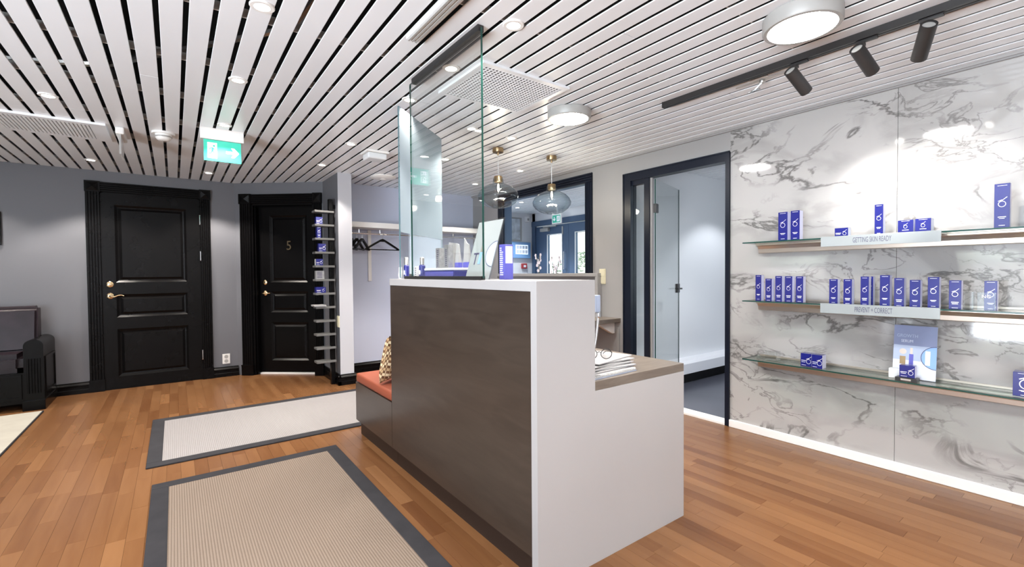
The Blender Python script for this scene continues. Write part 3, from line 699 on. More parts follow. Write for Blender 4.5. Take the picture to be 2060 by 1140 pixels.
# ------------------------------------------------------------------ reception desk
X0, XI, X1 = 1.065, 1.37, 1.985
dk = thing('reception_desk', 'white reception desk with smoked wood front and raised counter', 'desk', (1.5, 2.0, 0))
bm = B(); prism(bm, [(X0, 0.0), (X1, 0.0), (X1, 0.709), (XI, 0.709), (XI, 1.16), (X0, 1.16)], 'y', 1.301, 1.336); part('end_panel', bm, 'deskwhite', dk, True)
part('front_panel', bb(X0+0.003, X0+0.025, 1.336, 2.72, 0.116, 1.121), 'veneer', dk, True)
part('counter_top', bb(X0, XI, 1.336, 2.722, 1.121, 1.16, bev=0.001), 'deskwhite', dk, True)
part('counter_back', bb(XI-0.03, XI, 1.336, 2.72, 0.747, 1.121), 'deskwhite', dk, True)
part('toe_kick', bb(X0+0.04, X0+0.06, 1.336, 2.722, 0.0, 0.116), 'toe', dk, True)
part('worktop', bb(XI+0.001, X1, 1.301, 2.72, 0.7095, 0.747, bev=0.0012), 'worktop', dk, True)
part('far_end_panel', bb(X0+0.07, X1, 2.69, 2.72, 0, 0.7095), 'deskwhite', dk, True)
for i in range(3): 
    dr = part('drawer', bb(X1-0.55, X1-0.03, 2.1, 2.12, 0.06+i*0.21, 0.26+i*0.21, bev=0.002), 'deskwhite', dk, True)
# angled return panel that carries the frosted screen
WA = Vector((1.10, 2.72, 0)); WB_ = Vector((1.68, 3.215, 0)); wd_ = (WB_-WA).normalized(); wrz = math.atan2(wd_.y, wd_.x); wl = (WB_-WA).length
WMx = Matrix.Translation(WA) @ Matrix.Rotation(wrz, 4, 'Z')
bm = bb(0.05, wl, -0.06, -0.005, 0.12, 1.121); bm.transform(WMx); part('angled_return', bm, 'deskwhite', dk, True)
bm = bb(0.02, wl, -0.12, 0.02, 1.121, 1.159); bm.transform(WMx); part('return_top', bm, 'deskwhite', dk, True)
# bench
bn = thing('bench', 'smoked wood bench with a rust fabric seat at the end of the desk', 'bench', (1.35, 3.1, 0))
bm = B(); prism(bm, [(X0+0.003, 2.724), (X0+0.003, 3.42), (1.62, 3.42), (1.62, 3.20), (1.09, 2.748)], 'z', 0.116, 0.395); part('base', bm, 'veneer', bn, True)
bm = B(); prism(bm, [(X0+0.005, 2.726), (X0+0.005, 3.415), (1.615, 3.415), (1.615, 3.205), (1.095, 2.755)], 'z', 0.396, 0.462)
bmesh.ops.bevel(bm, geom=list(bm.edges), offset=0.014, segments=3, affect='EDGES', profile=0.5); part('seat_cushion', bm, 'seat', bn, True, smooth=True)
part('toe_kick', bb(X0+0.04, X0+0.06, 2.724, 3.425, 0.0, 0.1155), 'toe', bn, True)
# patterned cushion leaning on the return panel
def cushion(name, w, h, t, mt, M_, label, cat):
    bm = B(); n = 14; g_ = {}
    for sgn in (-1, 1):
        for i in range(n+1):
            for j in range(n+1):
                u, v = i/n*2-1, j/n*2-1
                edge = (i in (0, n)) or (j in (0, n))
                q = (1-u**4)*(1-v**4); pin = 1-0.07*(abs(u*v))**3*0; px = u*w/2*(1-0.06*(1-abs(v)**2)*abs(u)**3); pz = v*h/2*(1-0.06*(1-abs(u)**2)*abs(v)**3)
                if edge and sgn == 1: g_[(sgn, i, j)] = g_[(-1, i, j)]
                else: g_[(sgn, i, j)] = bm.verts.new((px, sgn*t/2*q**0.5, pz))
        for i in range(n):
            for j in range(n): bm.faces.new([g_[(sgn, i, j)], g_[(sgn, i+1, j)], g_[(sgn, i+1, j+1)], g_[(sgn, i, j+1)]])
    bmesh.ops.recalc_face_normals(bm, faces=bm.faces)
    o = bpy.data.objects.new(name, mesh(name, bm, mt, True)); COL.objects.link(o); o.matrix_world = M_; MW[o.name] = M_
    return settag(o, label, cat)
cushion('cushion', 0.36, 0.32, 0.11, 'pillow', Matrix.Translation((1.232, 3.022, 0.630)) @ Matrix.Rotation(math.radians(40.5), 4, 'Z') @ Matrix.Rotation(math.radians(13), 4, 'X'), 'brown and cream check cushion leaning at the end of the bench', 'cushion')

# glass screens
gs = thing('glass_screen', 'clear glass screen standing on the counter up to the ceiling', 'glass screen', (1.10, 2.08, 1.16))
bm = B(); fs = box(bm, 1.095, 1.105, 1.710, 2.462, 1.168, 2.262)
for i in (2, 4, 1, 0): fs[i].material_index = 1
part('pane', bm, ['pane', 'gedge'], gs, True)
part('top_channel', bb(1.085, 1.115, 1.715, 2.41, 2.245, 2.274), 'blackmetal', gs, True)
part('bottom_channel', bb(1.088, 1.112, 1.716, 2.55, 1.1605, 1.177), 'blackmetal', gs, True)
fg = thing('frosted_screen', 'bluish frosted glass screen angled at the far end of the counter', 'glass screen', (1.105, 2.65, 1.16), math.atan2(3.11-2.65, 1.631-1.105))
pw = math.hypot(3.11-2.65, 1.631-1.105)
bm = B(); fs = box(bm, 0, pw, -0.004, 0.004, 0.006, 1.040)
for i in (0, 1, 3, 5): fs[i].material_index = 1
part('pane', bm, ['pane', 'gedge2'], fg)
part('frosted_film', bb(0.003, pw-0.003, -0.0052, -0.0042, 0.283, 1.038), 'film', fg)
part('foot_clamp', bb(0.08, 0.14, -0.015, 0.015, 0.0, 0.03, bev=0.003), 'blackmetal', fg)
part('foot_clamp', bb(0.46, 0.52, -0.015, 0.015, 0.0, 0.03, bev=0.003), 'blackmetal', fg)

# ------------------------------------------------------------------ marble wall shelves
def shelf(zt, label, lab=None, txtcol=None, labname=None):
    t = thing('glass_shelf', label, 'shelf', (3.33, 0.845, zt), -PI/2, 'glass shelves on the marble wall')
    bm = B(); fs = box(bm, 3.22, 3.424, 0.04, 1.65, zt-0.008, zt)
    for i in (2, 4, 5): fs[i].material_index = 1
    part('glass_plate', bm, ['shelfglass', 'gedge'], t, True)
    bm = B(); zb = zt-0.009
    prism(bm, [(3.428, zb), (3.345, zb), (3.345, zb-0.010), (3.372, zb-0.018), (3.386, zb-0.035), (3.388, zb-0.06), (3.395, zb-0.064), (3.428, zb-0.064)], 'y', 0.07, 1.62)
    box(bm, 3.418, 3.428, 0.07, 1.62, zt+0.001, zt+0.012); part('support_rail', bm, 'champ', t, True)
    if lab:
        sg = thing('shelf_label_strip', lab[0], 'sign', (3.215, 0.886, zt-0.055), -PI/2)
        part('liner', bb(-0.274, 0.274, 0.004, 0.128, 0.0435, 0.0465), 'plastic', sg); part('strip', bb(-0.276, 0.276, -0.003, 0.004, 0.0, 0.060, bev=0.001), 'cardpale', sg)
        bm = text_bm(lab[1], 0.043, 0.0008); mv(bm, -0.01 if lab[1][0] == 'P' else -0.02, -0.0036, 0.030, 0.42, 1.0); part('lettering', bm, lab[2], sg)
    return t
shelf(1.392, 'upper glass shelf on the marble wall', ('white label strip reading GETTING SKIN READY on the upper shelf', 'GETTING SKIN READY', 'inkgrey'))
shelf(0.986, 'middle glass shelf on the marble wall', ('white label strip reading PREVENT + CORRECT on the middle shelf', 'PREVENT + CORRECT', 'inkgrey'))
shelf(0.577, 'lower glass shelf on the marble wall')

# product cartons: local x right, y away from viewer, z up
def logo_bm(s):
    bm = B()
    ribbon(bm, [(0.25*s*math.cos(2*PI*k/20), 0.27*s*math.sin(2*PI*k/20)-0.04*s) for k in range(20)], 0.045*s, close=True)
    ribbon(bm, [(-0.27*s, 0.24*s), (0.0*s, 0.36*s)], 0.05*s); ribbon(bm, [(0.0*s, 0.36*s), (-0.12*s, 0.20*s)], 0.035*s); ribbon(bm, [(-0.12*s, 0.20*s), (0.34*s, 0.62*s)], 0.045*s)
    return bm
LOGO = mesh('logo_mark', logo_bm(1.0), 'silver')
def carton(name, label, loc, w, d, h, rz=-PI/2, group=None, style='tall', front='blue', side='lilac', bright=True):
    t = thing(name, label, 'box', loc, rz, group)
    bm = B(); fs = box(bm, -w/2, w/2, 0, d, 0, h, bev=0.0)
    for i, f in enumerate(fs): f.material_index = 0 if i in (2, 4, 1, 0) else 1
    bmesh.ops.bevel(bm, geom=list(bm.edges), offset=0.0008, segments=1, affect='EDGES')
    part('carton', bm, [front, side], t)
    lo = bpy.data.objects.new('logo_mark', LOGO); COL.objects.link(lo); lo.parent = t; MW[lo.name] = MW[t.name]; lo['kind'] = 'stuff'
    bm = B()
    def bar(cx, z, bw, bh): box(bm, cx-bw/2, cx+bw/2, -0.0007, 0, z-bh/2, z+bh/2)
    if style == 'tall':
        s = w*0.95; lo.location = (0, -0.0004, h*0.55); lo.scale = (s, 1, s)
        bar(0, h*0.25, w*0.52, 0.0035); bar(0, h*0.215, w*0.36, 0.002); bar(0, h*0.06, w*0.4, 0.002); bar(0, h*0.955, w*0.62, 0.0015)
    elif style == 'tall2':
        s = w*0.95; lo.location = (0, -0.0004, h*0.53); lo.scale = (s, 1, s)
        bar(0, h*0.24, w*0.6, 0.004); bar(0, h*0.185, w*0.5, 0.004); bar(0, h*0.04, w*0.5, 0.002); bar(0, h*0.95, w*0.6, 0.0015)
    elif style == 'cube':
        s = h*0.42; lo.location = (0, -0.0004, h*0.52); lo.scale = (s, 1, s)
        bar(0, h*0.26, w*0.42, 0.0028); bar(0, h*0.08, w*0.18, 0.0025); bar(0, h*0.93, w*0.55, 0.0014)
    else:       # logo to the right, lettering left
        s = h*0.62; lo.location = (w*0.24, -0.0004, h*0.42); lo.scale = (s, 1, s)
        bar(-w*0.22, h*0.45, w*0.42, 0.003); bar(-w*0.24, h*0.33, w*0.34, 0.0025); bar(-w*0.2, h*0.10, w*0.4, 0.002)
    part('lettering', bm, 'print', t)
    return t
Z1, Z2, Z3 = 1.392, 0.986, 0.577
XF = 3.26
G1 = 'blue cartons on the upper glass shelf'; G2 = 'blue cartons on the middle glass shelf'; G3 = 'blue cartons on the lower glass shelf'
def sh(z, y0, y1, h, label, style='tall', d=0.04, g_=None, xf=XF): return carton('product_carton', label, (xf, (y0+y1)/2, z), y1-y0, d, h, style=style, group=g_)
sh(Z1, 1.373, 1.431, 0.188, 'tall blue carton at the left end of the upper shelf', 'tall', 0.05, G1)
sh(Z1, 1.300, 1.354, 0.190, 'tall blue carton, second from the left on the upper shelf', 'tall', 0.05, G1)
sh(Z1, 1.035, 1.104, 0.056, 'low flat blue carton lying on the upper shelf', 'side', 0.045, G1)
sh(Z1, 0.866, 0.906, 0.175, 'slim tall blue carton standing alone mid upper shelf above the label', 'tall', 0.04, G1)
sh(Z1, 0.733, 0.800, 0.074, 'left of two short square blue cartons on the upper shelf', 'cube', 0.06, G1)
sh(Z1, 0.660, 0.725, 0.076, 'right of two short square blue cartons on the upper shelf', 'cube', 0.06, G1)
sh(Z1, 0.373, 0.426, 0.216, 'tallest blue carton at the right end of the upper shelf', 'tall', 0.04, G1)
mid = [(1.539, 1.578, 0.178, 'tall blue carton at the far left end of the middle shelf'), (1.470, 1.512, 0.153, 'shorter blue carton second from the left on the middle shelf'),
       (1.405, 1.448, 0.171, 'third blue carton from the left on the middle shelf'), (1.342, 1.387, 0.170, 'fourth blue carton from the left on the middle shelf'),
       (1.277, 1.321, 0.169, 'blue carton at the right of the left-hand five on the middle shelf'), (1.086, 1.131, 0.152, 'leftmost blue carton above the PREVENT + CORRECT strip'),
       (1.013, 1.056, 0.152, 'second blue carton above the PREVENT + CORRECT strip'), (0.930, 0.970, 0.168, 'front one of two blue cartons standing close together on the middle shelf'),
       (0.832, 0.878, 0.176, 'tallest blue carton above the PREVENT + CORRECT strip'), (0.769, 0.813, 0.160, 'blue carton just right of the tallest one on the middle shelf'),
       (0.700, 0.745, 0.150, 'short blue carton third from the strip right end on the middle shelf'), (0.624, 0.670, 0.166, 'tall blue carton at the right end of the PREVENT + CORRECT strip'),
       (0.539, 0.586, 0.149, 'blue carton just right of the label strip on the middle shelf'), (0.411, 0.456, 0.147, 'rightmost blue carton behind a clear acrylic block on the middle shelf')]
for i, (a, c, h, lb) in enumerate(mid): sh(Z2, a, c, h, lb, 'tall2' if i in (1, 2, 3, 4, 6, 7, 9, 12) else 'tall', 0.04, G2)
sh(Z2, 0.925, 0.960, 0.168, 'rear one of two blue cartons standing close together on the middle shelf', 'tall', 0.035, G2, xf=3.315)
sh(Z3, 1.226, 1.289, 0.083, 'left one of a pair of small blue cartons on the lower shelf', 'side', 0.06, G3)
sh(Z3, 1.160, 1.219, 0.085, 'right one of a pair of small blue cartons on the lower shelf', 'side', 0.06, G3, xf=3.245)
sh(Z3, 0.270, 0.356, 0.116, 'large blue carton at the right end of the lower shelf', 'tall', 0.07, G3, xf=3.28)
# acrylic blocks
def acr(label, y0, y1, h, z, x0, x1):
    t = thing('acrylic_block', label, 'display stand', ((x0+x1)/2, (y0+y1)/2, z), -PI/2); w = y1-y0; d = x1-x0
    bm = B(); box(bm, -w/2, w/2, -d/2, -d/2+0.004, 0, h); box(bm, -w/2, w/2, -d/2, d/2, 0, 0.004); box(bm, w/2-0.004, w/2, -d/2, d/2, 0.004, h); part('body', bm, 'acryl', t)
    return t
acr('clear acrylic block at the left end of the lower shelf', 1.445, 1.52, 0.065, Z3, 3.28, 3.34)
ab = acr('clear acrylic block with white letters in front of the rightmost carton', 0.412, 0.475, 0.09, Z2, 3.225, 3.25)
bm = text_bm('NG', 0.022); mv(bm, 0.0, -0.0135, 0.07); part('lettering', bm, 'print', ab)
acr('clear acrylic block beside the last cartons on the middle shelf', 0.50, 0.535, 0.09, Z2, 3.30, 3.34)
# poster on the lower shelf
def poster(par, w, h, tm, pale):
    """card in local x-z, lower left at (-w/2,0); transformed by tm"""
    def add(name, bm, m): bm.transform(tm); return part(name, bm, m, par)
    if pale: card = add('card', bb(-w/2, w/2, 0, 0.003, 0, h), 'cardpale')
    else:
        card = add('card', bb(-w/2, w/2, 0, 0.003, 0, h), 'pbw')
        for i, (a, c, m) in enumerate(((0.62, 1.0, 'pbl'), (0.34, 0.62, 'pbm'))): add('print_field', bb(-w/2, w/2, -0.0004, 0, h*a, h*c), m)
        bm = text_bm('GROWTH', 0.026); mv(bm, -w*0.18, -0.0008, h*0.80, 0.8, 1); add('lettering', bm, 'pbm')
        bm = text_bm('SERUM', 0.022); mv(bm, -w*0.18, -0.0008, h*0.70, 0.8, 1); add('lettering', bm, 'pbw')
    bm = B(); pts = [(w*0.5, h*0.62)]+[(w*0.5+0.30*w*math.cos(a)*1.15, h*0.42+0.21*h*math.sin(a)) for a in [PI/2+PI*k/16 for k in range(17)]]
    v = [bm.verts.new((p[0], -0.0007, p[1])) for p in pts]; bm.faces.new(v); add('printed_circle', bm, 'pbm' if pale else 'psk')
    bm = B(); ribbon(bm, [(w*0.499+0.30*w*math.cos(a)*1.15, h*0.42+0.21*h*math.sin(a)) for a in [PI/2+PI*k/16 for k in range(17)]], 0.003, -0.0006); add('circle_rim', bm, 'ink')
    bm = B(); box(bm, w*0.25, w*0.36, -0.0012, -0.0008, h*0.28, h*0.54); add('printed_vial', bm, 'print')
    bm = B(); box(bm, -w*0.12, -w*0.02, -0.0010, 0, h*0.26, h*0.46); add('printed_bottle', bm, 'psk' if pale else 'purple')
    bm = B(); box(bm, -w*0.10, -w*0.04, -0.0010, 0, h*0.46, h*0.58); add('printed_cap', bm, 'champ')
    if not pale:
        bm = B(); lathe(bm, [(0.016, 0), (0.016, 0.0006)], (-w*0.27, -0.0004, h*0.50), 18, rot=Matrix.Rotation(PI/2, 3, 'X')); add('printed_ball', bm, 'champ')
        bm = B(); box(bm, -w*0.34, -w*0.20, -0.0008, 0, h*0.26, h*0.41); add('printed_stand', bm, 'bronze')
    else:
        bm = text_bm('T', 0.09); mv(bm, -w*0.26, -0.0008, h*0.34, 0.9, 1); add('lettering', bm, 'ink')
    return card
ps = thing('product_poster', 'blue upright poster card of skincare bottles on the lower shelf', 'poster', (3.335, 0.742, Z3), -PI/2)
poster(ps, 0.188, 0.298, Matrix.Translation((0, 0, 0.002)) @ Matrix.Rotation(math.radians(-7), 4, 'X'), False)
part('foot', bb(-0.10, -0.045, -0.045, -0.004, 0, 0.055, bev=0.003), 'acrylwhite', ps)
st = thing('display_plinth', 'black plinth with a small name plate on the lower shelf', 'stand', (3.235, 0.752, Z3), -PI/2)
part('block', bb(-0.047, 0.047, 0, 0.06, 0, 0.020, bev=0.001), 'blackmetal', st); part('name_plate', bb(-0.022, 0.022, -0.001, 0, 0.005, 0.015), 'champ', st)
carton('product_carton', 'small blue carton standing on the black plinth before the poster', (3.25, 0.75, Z3+0.0205), 0.067, 0.04, 0.066, style='side', group=G3)

# ------------------------------------------------------------------ things on the counter
CT = 1.1605
def bottle(name, label, loc, r, h, capr, caph, m, mc, square=False):
    t = thing(name, label, 'bottle', loc)
    bm = B(); lathe(bm, [(r*0.92, 0), (r, 0.003), (r, h*0.88), (r*0.85, h*0.95), (capr*0.8, h)], (0, 0, 0), 20); part('body', bm, m, t, smooth=True)
    bm = B(); lathe(bm, [(capr, h), (capr, h+caph*0.94), (capr*0.85, h+caph)], (0, 0, 0), 20); part('cap', bm, mc, t, smooth=True)
    bm = B(); box(bm, -r*0.5, r*0.5, -r-0.0004, -r*0.86, h*0.3, h*0.6); bm.transform(Matrix.Rotation(-PI/2, 4, 'Z')); part('label', bm, 'print', t)
    return t
bottle('serum_bottle', 'blue bottle with a silver cap at the far end of the counter', (1.15, 2.66, CT), 0.016, 0.085, 0.012, 0.045, 'blue', 'steel')
bottle('cream_bottle', 'small white bottle at the far end of the counter', (1.128, 2.70, CT), 0.012, 0.05, 0.010, 0.02, 'plastic', 'plastic')
bottle('serum_bottle', 'blue bottle with a silver cap near the frosted screen', (1.20, 2.545, CT), 0.019, 0.085, 0.013, 0.042, 'blue', 'steel')
t = thing('white_tube_box', 'small white and silver carton beside the blue bottle', 'box', (1.185, 2.605, CT), -PI/2)
part('carton', bb(-0.02, 0.02, 0, 0.03, 0, 0.075, bev=0.001), 'plastic', t); bm = B()
for i in range(5): box(bm, -0.008, 0.008, -0.0006, 0, 0.012+i*0.012, 0.018+i*0.012)
part('lettering', bm, 'ink', t)
t = thing('tester_tray', 'blue display tray with a white top on the counter', 'tray', (1.26, 2.285, CT), -PI/2)
part('tray', bb(-0.17, 0.17, -0.085, 0.085, 0, 0.048, bev=0.004), 'blue', t); part('tray_top', bb(-0.175, 0.175, -0.088, 0.088, 0.048, 0.060, bev=0.003), 'acrylwhite', t)
part('tray_insert', bb(-0.165, 0.165, -0.0862, -0.084, 0.008, 0.04), 'purple', t)
TT = CT+0.0605
for y_, h_, lb in ((2.43, 0.118, 'silver carton with printed text at the left of the blue tray'), (2.325, 0.132, 'taller silver carton with printed text on the blue tray')):
    t = thing('silver_carton', lb, 'box', (1.245, y_, TT), -PI/2); part('carton', bb(-0.024, 0.024, 0, 0.03, 0, h_, bev=0.001), 'silverbox', t)
    bm = B()
    for i in range(9): box(bm, -0.011, 0.011-random.random()*0.008, -0.0006, 0, 0.012+i*0.011, 0.017+i*0.011)
    part('lettering', bm, 'ink', t)
for i, (x_, y_, h_, lb) in enumerate(((1.29, 2.265, 0.14, 'white standing leaflet card behind the silver cartons'), (1.30, 2.19, 0.165, 'tall pointed white tube standing on the tray'), (1.28, 2.14, 0.135, 'shorter white tube at the right of the tray'), (1.33, 2.40, 0.155, 'broad white bag at the back of the tray'))):
    t = thing('white_tube', lb, 'tube', (x_, y_, TT), -PI/2); bm = B(); w = 0.045 if i == 3 else 0.021; d = 0.012
    a = [(-w, -d, 0), (w, -d, 0), (w, d, 0), (-w, d, 0)]; b_ = [(-w*1.0, -0.002, h_), (w*(1.0 if i == 3 else 0.5), -0.002, h_*(0.93 if i != 1 else 0.8)), (w*(1.0 if i == 3 else 0.5), 0.002, h_*(0.93 if i != 1 else 0.8)), (-w*1.0, 0.002, h_)]
    va = [bm.verts.new(p) for p in a]; vb = [bm.verts.new(p) for p in b_]
    bm.faces.new(va); bm.faces.new(vb)
    for k in range(4): bm.faces.new((va[k], va[(k+1) % 4], vb[(k+1) % 4], vb[k]))
    part('body', bm, 'paper', t); part('base_band', bb(-w*1.03, w*1.03, -d*1.05, d*1.05, 0, 0.03), 'purple' if i != 3 else 'paper', t)
ch = thing('counter_card', 'leaning acrylic card holder with a pale product poster on the counter', 'card holder', (1.195, 1.925, CT), -PI/2)
tm = Matrix.Rotation(math.radians(-17), 4, 'X')
poster(ch, 0.215, 0.305, tm, True)
bm = bb(-0.115, 0.115, 0.0035, 0.006, 0, 0.315); bm.transform(tm); part('acrylic_back', bm, 'acryl', ch)
part('acrylic_foot', bb(-0.115, 0.115, 0.0, 0.09, 0.0, 0.003), 'acryl', ch)
t = thing('counter_carton', 'purple and blue carton with printed panel at the near end of the counter', 'box', (1.23, 1.755, CT), -PI/2)
part('carton', bb(-0.021, 0.021, 0, 0.05, 0, 0.163, bev=0.001), 'purple', t)
bm = B()
for i in range(14): box(bm, -0.015, 0.012-random.random()*0.014, -0.0006, 0, 0.02+i*0.0095, 0.0245+i*0.0095)
part('lettering', bm, 'print', t)
part('printed_panel', bb(0.021, 0.0216, 0.006, 0.046, 0.075, 0.155), 'palebl', t)
# paperwork on the lower worktop
WT = 0.7475
nb = thing('spiral_notebook', 'white spiral notebook at the bottom of the paper pile on the desk', 'notebook', (1.52, 1.43, WT), math.radians(3))
part('cover', bb(-0.145, 0.145, -0.105, 0.105, 0, 0.003), 'pbm', nb); part('pages', bb(-0.143, 0.143, -0.100, 0.103, 0.003, 0.013), 'paper', nb)
part('upper_cover', bb(-0.143, 0.143, -0.100, 0.103, 0.013, 0.0145), 'paper', nb)
bm = B()
for i in range(34):
    x_ = -0.135+i*0.0082; tube(bm, [(x_, -0.1+0.0075*math.cos(a), 0.0085+0.0075*math.sin(a)) for a in [2*PI*k/8 for k in range(8)]], 0.0009, 4, close=True)
part('spiral_binding', bm, 'steel', nb)
for i in range(7):
    a = (0.05, -0.06, 0.10, 0.0, 0.14, -0.03, 0.2)[i]; z = WT+0.0165+i*0.0048
    bm = bb(-0.148, 0.148, -0.105, 0.105, 0, random.uniform(0.0025, 0.0042)); bm.transform(Matrix.Translation((1.535+(0, .01, -.005, .015, .02, .035, .05)[i], 1.455+i*0.007, z)) @ Matrix.Rotation(a, 4, 'Z'))
    lb = ['lowest paper bundle on the notebook', 'second paper bundle up in the pile', 'third paper bundle up in the pile', 'fourth paper bundle up in the pile', 'fifth paper bundle up in the pile', 'sixth paper bundle up in the pile', 'top paper bundle under the glasses'][i]
    solo('paper_bundle', bm, 'paper', 'white '+lb, 'papers', 'paper pile on the desk')
eg = thing('eyeglasses', 'wire rimmed eyeglasses lying on top of the paper pile', 'glasses', (1.538, 1.435, WT+0.0505), math.radians(-31))
for sx in (-0.034, 0.034):
    rim = [(sx+0.025*math.cos(a), 0.004+0.0*math.sin(a), 0.024+0.022*math.sin(a)) for a in [2*PI*k/20 for k in range(20)]]
    bm = B(); tube(bm, rim, 0.0018, 6, close=True); r_ = part('rim', bm, 'blackmetal', eg)
    bm = B(); bm.faces.new([bm.verts.new(p) for p in rim]); part('lens', bm, 'acryl', r_)
    bm = B(); tube(bm, [(sx*1.78, 0.006, 0.03), (sx*1.85, 0.06, 0.028), (sx*1.8, 0.10, 0.02), (sx*1.7, 0.135, 0.003)], 0.0018, 6); part('temple', bm, 'blackmetal', eg)
bm = B(); tube(bm, [(-0.01, 0.004, 0.03), (0, 0.002, 0.034), (0.01, 0.004, 0.03)], 0.0014, 6); part('bridge', bm, 'blackmetal', eg)
cs = thing('gooseneck_stand', 'curved chrome gooseneck stand on the worktop behind the desk end', 'stand', (1.665, 1.60, WT))
bm = B(); lathe(bm, [(0.04, 0), (0.04, 0.008), (0.02, 0.014), (0.012, 0.02)], (0, 0, 0), 20); part('base', bm, 'blackmetal', cs, smooth=True)
bm = B(); tube(bm, [(0.0, 0, 0.012), (0.012, 0, 0.06), (0.026, 0, 0.11), (0.036, 0, 0.17), (0.042, 0, 0.22)], 0.007, 10); part('stem', bm, 'chrome', cs, smooth=True)
bm = B(); lathe(bm, [(0.011, 0), (0.012, 0.004), (0.012, 0.024), (0.009, 0.03)], (0.042, 0, 0.215), 14); part('clamp', bm, 'chrome', cs, smooth=True)
bm = B(); box(bm, 0.012, 0.040, -0.02, 0.05, 0.245, 0.33, bev=0.004); part('holder', bm, 'pbm', cs)

# ------------------------------------------------------------------ lighting fixtures
DL = [(0.307, 2.11, 'recessed downlight at the top edge of the picture left of the desk'), (0.307, 2.978, 'recessed downlight nearest above the front rug'), (-0.588, 3.881, 'recessed downlight left of the ceiling grille by the sofa side'),
      (0.314, 3.919, 'recessed downlight just in front of the green exit sign'), (-0.605, 5.793, 'recessed downlight above the wide black door left half'), (0.315, 5.836, 'recessed downlight between the two black doors'),
      (1.206, 3.893, 'recessed downlight beside the emergency light box'), (1.2, 4.795, 'recessed downlight nearest the pale wall end'), (1.201, 2.70, 'recessed downlight above the frosted screen'),
      (1.2, 2.164, 'recessed downlight seen through the clear glass screen'), (1.217, 1.633, 'recessed downlight right of the black glass channel'), (1.814, 2.97, 'recessed downlight beyond the perforated ceiling panel'),
      (2.201, 2.995, 'recessed downlight in front of the nearer pendant canopy'), (1.812, 3.872, 'recessed downlight seen behind the frosted screen'), (2.091, 3.903, 'recessed downlight just right of the frosted screen edge'),
      (2.976, 3.892, 'recessed downlight near the vestibule window head'), (2.959, 4.77, 'recessed downlight at the far corner near the coat niche')]
DL_ADDED = [(-0.59, 2.1, 'added recessed downlight left of the front rug, just outside the picture'), (-0.59, 0.3, 'added recessed downlight to the left of the camera'), (0.31, 0.3, 'added recessed downlight straight above the camera'),
       (1.2, -0.2, 'added recessed downlight behind the camera on the desk side'), (0.31, -1.5, 'added recessed downlight behind the camera near the back wall'), (-1.5, 2.1, 'added recessed downlight above the cream carpet near end'),
       (-1.5, 3.9, 'added recessed downlight above the middle of the cream carpet'), (-1.5, 5.79, 'added recessed downlight above the sofa right half'), (2.2, -1.2, 'added recessed downlight behind the camera before the marble wall'),
       (-2.4, 3.9, 'added recessed downlight above the cream carpet far left'), (-1.5, 0.3, 'added recessed downlight near the left wall openings'), (2.2, -0.1, 'added recessed downlight near the end of the spotlight track'),
       (2.97, -0.7, 'added recessed downlight close to the marble wall outside the picture'), (-2.4, 5.79, 'added recessed downlight above the sofa left half')]
rm = B(); lathe(rm, [(0.030, 0.0), (0.044, 0.0), (0.047, 0.003), (0.047, 0.006), (0.030, 0.006)], (0, 0, 0), 24, closed_ends=False); RING = mesh('trim_ring', rm, 'plastic', True)
rm = B(); lathe(rm, [(0.031, 0.0015), (0.031, 0.005)], (0, 0, 0), 24); LENS = mesh('lens', rm, 'spotlens')
def downlight(x_, y_, label, w=DOWN_W, col=WARM, group='recessed downlights'):
    t = thing('downlight', label, 'downlight', (x_, y_, ZC-0.0062), 0, group)
    for nm, me in (('trim_ring', RING), ('lens', LENS)):
        o = bpy.data.objects.new(nm, me); COL.objects.link(o); o.parent = t
    light('downlight_lamp', 'SPOT', (x_, y_, ZC-0.012), w, col, t, (x_, y_, 0), spot_size=math.radians(108), spot_blend=0.35, shadow_soft_size=0.03)
for (a, c, lb) in DL: downlight(a, c, lb, DOWN_W*(2.5 if c > 5.5 else 1.0))
for (a, c, lb) in DL_ADDED: downlight(a, c, lb)  # unseen lamps, added to brighten the room
for (a, c, lb) in ((4.3, 5.6, 'recessed downlight in the vestibule ceiling'),): downlight(a, c, lb, 110, (0.92, 0.96, 1.0))
downlight(4.6, 6.1, 'added recessed downlight near the vestibule picture wall', 70, (0.86, 0.93, 1.0)); downlight(4.4, 4.2, 'added recessed downlight in the vestibule ceiling out of view', 60, (0.92, 0.96, 1.0))  # both added to brighten the vestibule
downlight(5.0, 2.3, 'recessed downlight near the office ledge wall', 50, (0.9, 0.94, 1.0)); downlight(4.3, 1.5, 'added recessed downlight in the office ceiling out of view', 60, (0.9, 0.94, 1.0))  # the second one is added to brighten the office
def drum(x_, y_, r, h, label):
    t = thing('round_ceiling_lamp', label, 'ceiling lamp', (x_, y_, ZC-h), 0, 'round ceiling lamps')
    bm = B(); lathe(bm, [(0.001, 0.011), (r*0.868, 0.011), (r*0.868, 0.0), (r*0.97, 0.0), (r, 0.006), (r, h-0.004), (r*0.96, h)], (0, 0, 0), 48, closed_ends=False); part('body', bm, 'lampgrey', t, smooth=True)
    bm = B(); lathe(bm, [(r*0.865, 0.003), (r*0.865, 0.008)], (0, 0, 0), 48); part('diffuser', bm, 'lamp', t)
drum(2.165, 0.860, 0.148, 0.06, 'large round ceiling lamp beside the black spotlight track'); drum(2.165, 2.285, 0.146, 0.055, 'round ceiling lamp beside the perforated ceiling panel')
drum(0.3, -1.2, 0.148, 0.06, 'added round ceiling lamp behind the camera');  # unseen lamp, added to help light the room
